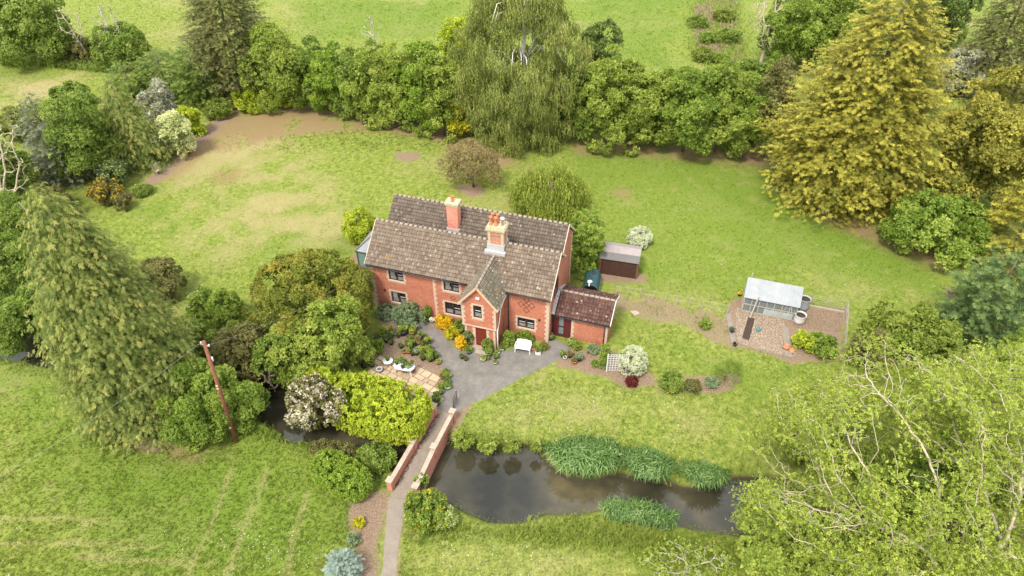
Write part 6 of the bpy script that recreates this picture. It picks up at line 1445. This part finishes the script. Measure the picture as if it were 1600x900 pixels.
ontable('small black pot at the front of the white table', 0, -.25, 'black', ('low', 'dark'), .7)
ontable('green bowl pot on the front right of the white table', .38, -.12, 'pale green', ('low', 'mid'), 1.1)
ontable('cream bowl pot with olive plant at the right end of the white table', .58, .2, 'white', ('low', 'olive'), .9)
p = g(607, 570); o = thing('round_stool', 'round white plastic stool left of the oval white table', 'stool', (p[0], p[1], 0)); mb = MB(); mb.lathe([(.36, .42), (.38, .44), (.38, .46), (.34, .47)], 20); mb.build('seat', WHITE, o)
for k in range(4): a = k * 1.57 + .6; mb = MB(); mb.bar((.24 * math.cos(a), .24 * math.sin(a), .43), (.3 * math.cos(a), .3 * math.sin(a), 0), .045); mb.build('leg', WHITE, o)
pot('dark pot with green plant standing on the round white stool', 607, 562, 'black', 'std', ('ball', 'mid'), .8, .47, TPT, loc=(p[0], p[1], .47))
p = g(816, 554); bn = thing('garden_bench', 'white plastic two-seat garden bench below the right ground-floor window', 'bench', (p[0], p[1] + .1, 0), HY + .06); mb = MB()
mb.rbox((0, .28, .42), (1.15, .5, .04)); mb.build('seat', WHITE, bn, bevel=.015); mb = MB()
NB_ = 14; 
for k in range(NB_):
    x0_ = -.56 + 1.12 * k / NB_; x1_ = -.56 + 1.12 * (k + 1) / NB_; f_ = lambda x: .86 - .12 * abs(x / .56) ** 4; zt0, zt1 = f_(x0_), f_(x1_); y_ = .55
    mb.add([(x0_, y_, .42), (x1_, y_, .42), (x1_, y_ + .1, zt1), (x0_, y_ + .1, zt0), (x0_, y_ + .035, .42), (x1_, y_ + .035, .42), (x1_, y_ + .135, zt1), (x0_, y_ + .135, zt0)], [(0, 1, 2, 3), (7, 6, 5, 4), (3, 2, 6, 7)])
mb.build('backrest', WHITE, bn)
for s in (-1, 1):
    mb = MB(); mb.rbox((s * .58, .28, .64), (.06, .52, .04)); mb.bar((s * .58, .05, .44), (s * .58, .04, .64), .05); mb.build('armrest', WHITE, bn)
    for y in (.06, .52): mb = MB(); mb.bar((s * .55, y, .42), (s * .58, y + (-.03 if y < .2 else .06), 0), .06); mb.build('leg', WHITE, bn)
a, b_ = gp(948, 581), gp(977, 581); tr = thing('trellis_panel', 'white wooden lattice trellis panel left of the variegated bush', 'trellis', (a[0], a[1], 0), math.atan2(b_[1] - a[1], b_[0] - a[0])); TW_ = math.dist(a, b_); mb = MB(); TH_ = 1.75
for k in range(8): x = TW_ * k / 7; mb.box(x - .02, x + .02, -.012, .0, .1, TH_)
for k in range(10): z = .1 + (TH_ - .1) * k / 9; mb.box(-.02, TW_ + .02, .0, .012, z - .02, z + .02)
mb.build('lattice', WHITEP, tr); mb = MB()
for x in (-.04, TW_ + .04): mb.box(x - .035, x + .035, -.03, .04, 0, TH_ + .08)
mb.build('post', WHITEP, tr)
p = g(251, 272); st_ = thing('garden_chair', 'old grey timber garden chair at the left edge of the back lawn', 'chair', (p[0], p[1], 0), math.radians(60)); mb = MB()
for k in range(5): mb.rbox((-.3 + .15 * k, .25, .42), (.12, .5, .03))
mb.build('seat', GREYW, st_); mb = MB()
for k in range(5): mb.rbox((-.3 + .15 * k, .55, .75), (.12, .03, .65), rx=-.2)
mb.build('backrest', GREYW, st_)
for s in (-1, 1):
    for y in (.04, .5): mb = MB(); mb.bar((s * .33, y, .42), (s * .35, y, 0), .06); mb.build('leg', GREYW, st_)

# ------------------------------------------------------------------ grass and daisies over the meadow and lawns
rng = np.random.default_rng(1)
def in_view_points(n, z=0.):
    px = rng.uniform(-40, 1640, n); py = 950 - 1010 * rng.random(n) ** 1.0; t = [(z - CAM_H)]; A = px - 800; B = 450 - py; a = A * math.cos(ROLL) + B * math.sin(ROLL); b = -A * math.sin(ROLL) + B * math.cos(ROLL)
    d = _fw[None] + _rt[None] * (a / FPX)[:, None] + _up[None] * (b / FPX)[:, None]; tt = (z - CAM_H) / d[:, 2]; return CP + d * tt[:, None]
P_ = in_view_points(170000); so, brn, tn, lu, dm = masks(P_[:, 0], P_[:, 1]); hx = (P_[:, :2] - np.array(HO[:2])); hu = hx @ U; hv = hx @ V_
DRV = [pp(l) for l in ([(680, 650), (690, 580), (650, 512), (590, 500), (590, 480), (680, 500), (740, 535), (870, 525), (895, 545), (800, 600), (715, 650)], [(640, 765), (600, 765), (590, 910), (622, 910)], [(570, 580), (600, 500), (690, 580), (692, 640)])]
ok = (so < .35) & (dm > .2) & (brn < .6) & ~((hu > -1) & (hu < 20) & (hv > -3) & (hv < 9))
for d_ in DRV: ok &= sdf(d_, P_[:, 0], P_[:, 1]) > 0
ok &= ~((np.abs(P_[:, 0] + 5.8) < 2.2) & (P_[:, 1] > 24) & (P_[:, 1] < 32))
P_ = P_[ok]; so, brn, tn, lu = so[ok], brn[ok], tn[ok], lu[ok]
def tuft(seed, k=5):
    r = np.random.default_rng(seed); v = []
    for i in range(k): a = r.random() * 6.28; v += rhomb((r.normal() * .25, r.normal() * .25, 0), (math.cos(a) * .55, math.sin(a) * .55, r.uniform(.5, 1.0)), .10, (math.cos(a), math.sin(a), -.4))
    return np.array(v)
TU = [tuft(i) for i in range(5)]; cl = fbm(P_[:, 0], P_[:, 1], 1.1, 31, 3); meadow = (P_[:, 1] < 34) & (P_[:, 0] < -5); far = P_[:, 1] > 68
sz = rng.uniform(.07, .13, len(P_)) * np.where(meadow, 1.25, 1.0) * np.where(far, 1.8, 1.0) * (.6 + .9 * cl) * (1 - .35 * tn); a = rng.random(len(P_)) * 6.28
order = np.arange(len(P_)); k = 20
Vs, Ts, At = [], [], {n: [] for n in ('soil', 'brown', 'tan', 'lush')}
which = rng.integers(0, 5, len(P_)); tint = np.clip(rng.normal(.5, .2, len(P_)) + (cl - .5) * .5, 0, 1)
for i, tm_ in enumerate(TU):
    m_ = which == i; c_, s_ = np.cos(a[m_]), np.sin(a[m_]); v = tm_[None] * sz[m_][:, None, None]; x = v[..., 0] * c_[:, None] - v[..., 1] * s_[:, None] + P_[m_][:, 0:1]; y = v[..., 0] * s_[:, None] + v[..., 1] * c_[:, None] + P_[m_][:, 1:2]
    Vs.append(np.stack([x, y, v[..., 2]], -1).reshape(-1, 3)); K = len(tm_)
    Ts.append(np.repeat(tint[m_], K)); 
    for n_, arr in (('soil', so), ('brown', brn), ('tan', tn), ('lush', lu)): At[n_].append(np.repeat(arr[m_], K))
me_ = leaf_mesh('grass', np.concatenate(Vs), np.concatenate(Ts), {n_: np.concatenate(v) for n_, v in At.items()}); STAT[0] += len(me_.polygons); tag(link('grass', me_, BLADE), kind='stuff')
# daisies and clover heads in drifts
Q_ = in_view_points(26000); so, brn, tn, lu, dm = masks(Q_[:, 0], Q_[:, 1]); fl = fbm(Q_[:, 0], Q_[:, 1], 4.5, 51, 3); ok = (so < .2) & (dm > .6) & (fl > .60) & (rng.random(len(Q_)) < .5)
for d_ in DRV: ok &= sdf(d_, Q_[:, 0], Q_[:, 1]) > 0
hx = (Q_[:, :2] - np.array(HO[:2])); ok &= ~(((hx @ U) > -1) & ((hx @ U) < 20) & ((hx @ V_) > -3) & ((hx @ V_) < 9)); Q_ = Q_[ok]
V, T = stamp([tmpl_broad(3, 4)], Q_ + [0, 0, .07], rdir(len(Q_), rng), np.tile([0, 0, 1.], (len(Q_), 1)), rng.uniform(.05, .10, len(Q_)), rng.normal(.6, .1, len(Q_)), rng)
tag(link('daisies', leaf_mesh('daisies', V, T), LM('white')), kind='stuff')
# dry litter and stones over the bare soil
S_ = in_view_points(60000); so, brn, tn, lu, dm = masks(S_[:, 0], S_[:, 1]); ok = (so > .6) & (dm > .5)
for d_ in DRV[:2]: ok &= sdf(d_, S_[:, 0], S_[:, 1]) > 0
hx = (S_[:, :2] - np.array(HO[:2])); ok &= ~(((hx @ U) > 0) & ((hx @ U) < 14.5) & ((hx @ V_) > 0) & ((hx @ V_) < 8)); S_ = S_[ok]
V, T = stamp([tmpl_broad(5, 3), tmpl_broad(6, 3)], S_ + [0, 0, .02], rdir(len(S_), rng), rdir(len(S_), rng) * .5 + [0, 0, 1.], rng.uniform(.05, .12, len(S_)), rng.uniform(0, 1, len(S_)), rng)
tag(link('soil_litter', leaf_mesh('soil_litter', V, T), LM('straw')), kind='stuff')
for pol, n_, m_, s0 in (([(1150, 480), (1225, 500), (1230, 556), (1150, 536)], 7000, 'cream', (.05, .13)), ([(1240, 478), (1318, 488), (1314, 520), (1240, 512)], 3000, 'straw', (.05, .12)), ([(580, 572), (600, 505), (655, 513), (690, 560), (700, 605), (690, 640), (640, 616)], 4200, 'cream', (.04, .08)), ([(690, 640), (690, 600), (655, 515), (740, 550), (860, 545), (885, 548), (800, 590), (730, 630)], 2600, 'straw', (.02, .06)), ([(560, 780), (604, 772), (600, 850), (592, 905), (562, 900)], 1500, 'straw', (.04, .1))):
    S_ = scatter(pol, n_, 1, rng, .012); V, T = stamp([tmpl_broad(5, 2), tmpl_broad(6, 2)], S_, rdir(len(S_), rng), rdir(len(S_), rng) * .4 + [0, 0, 1.], rng.uniform(s0[0], s0[1], len(S_)), rng.uniform(-.3, .8, len(S_)), rng)
    tag(link('gravel', leaf_mesh('gravel', V, T), LM(m_)), kind='stuff')
print('foliage quads', STAT[0])
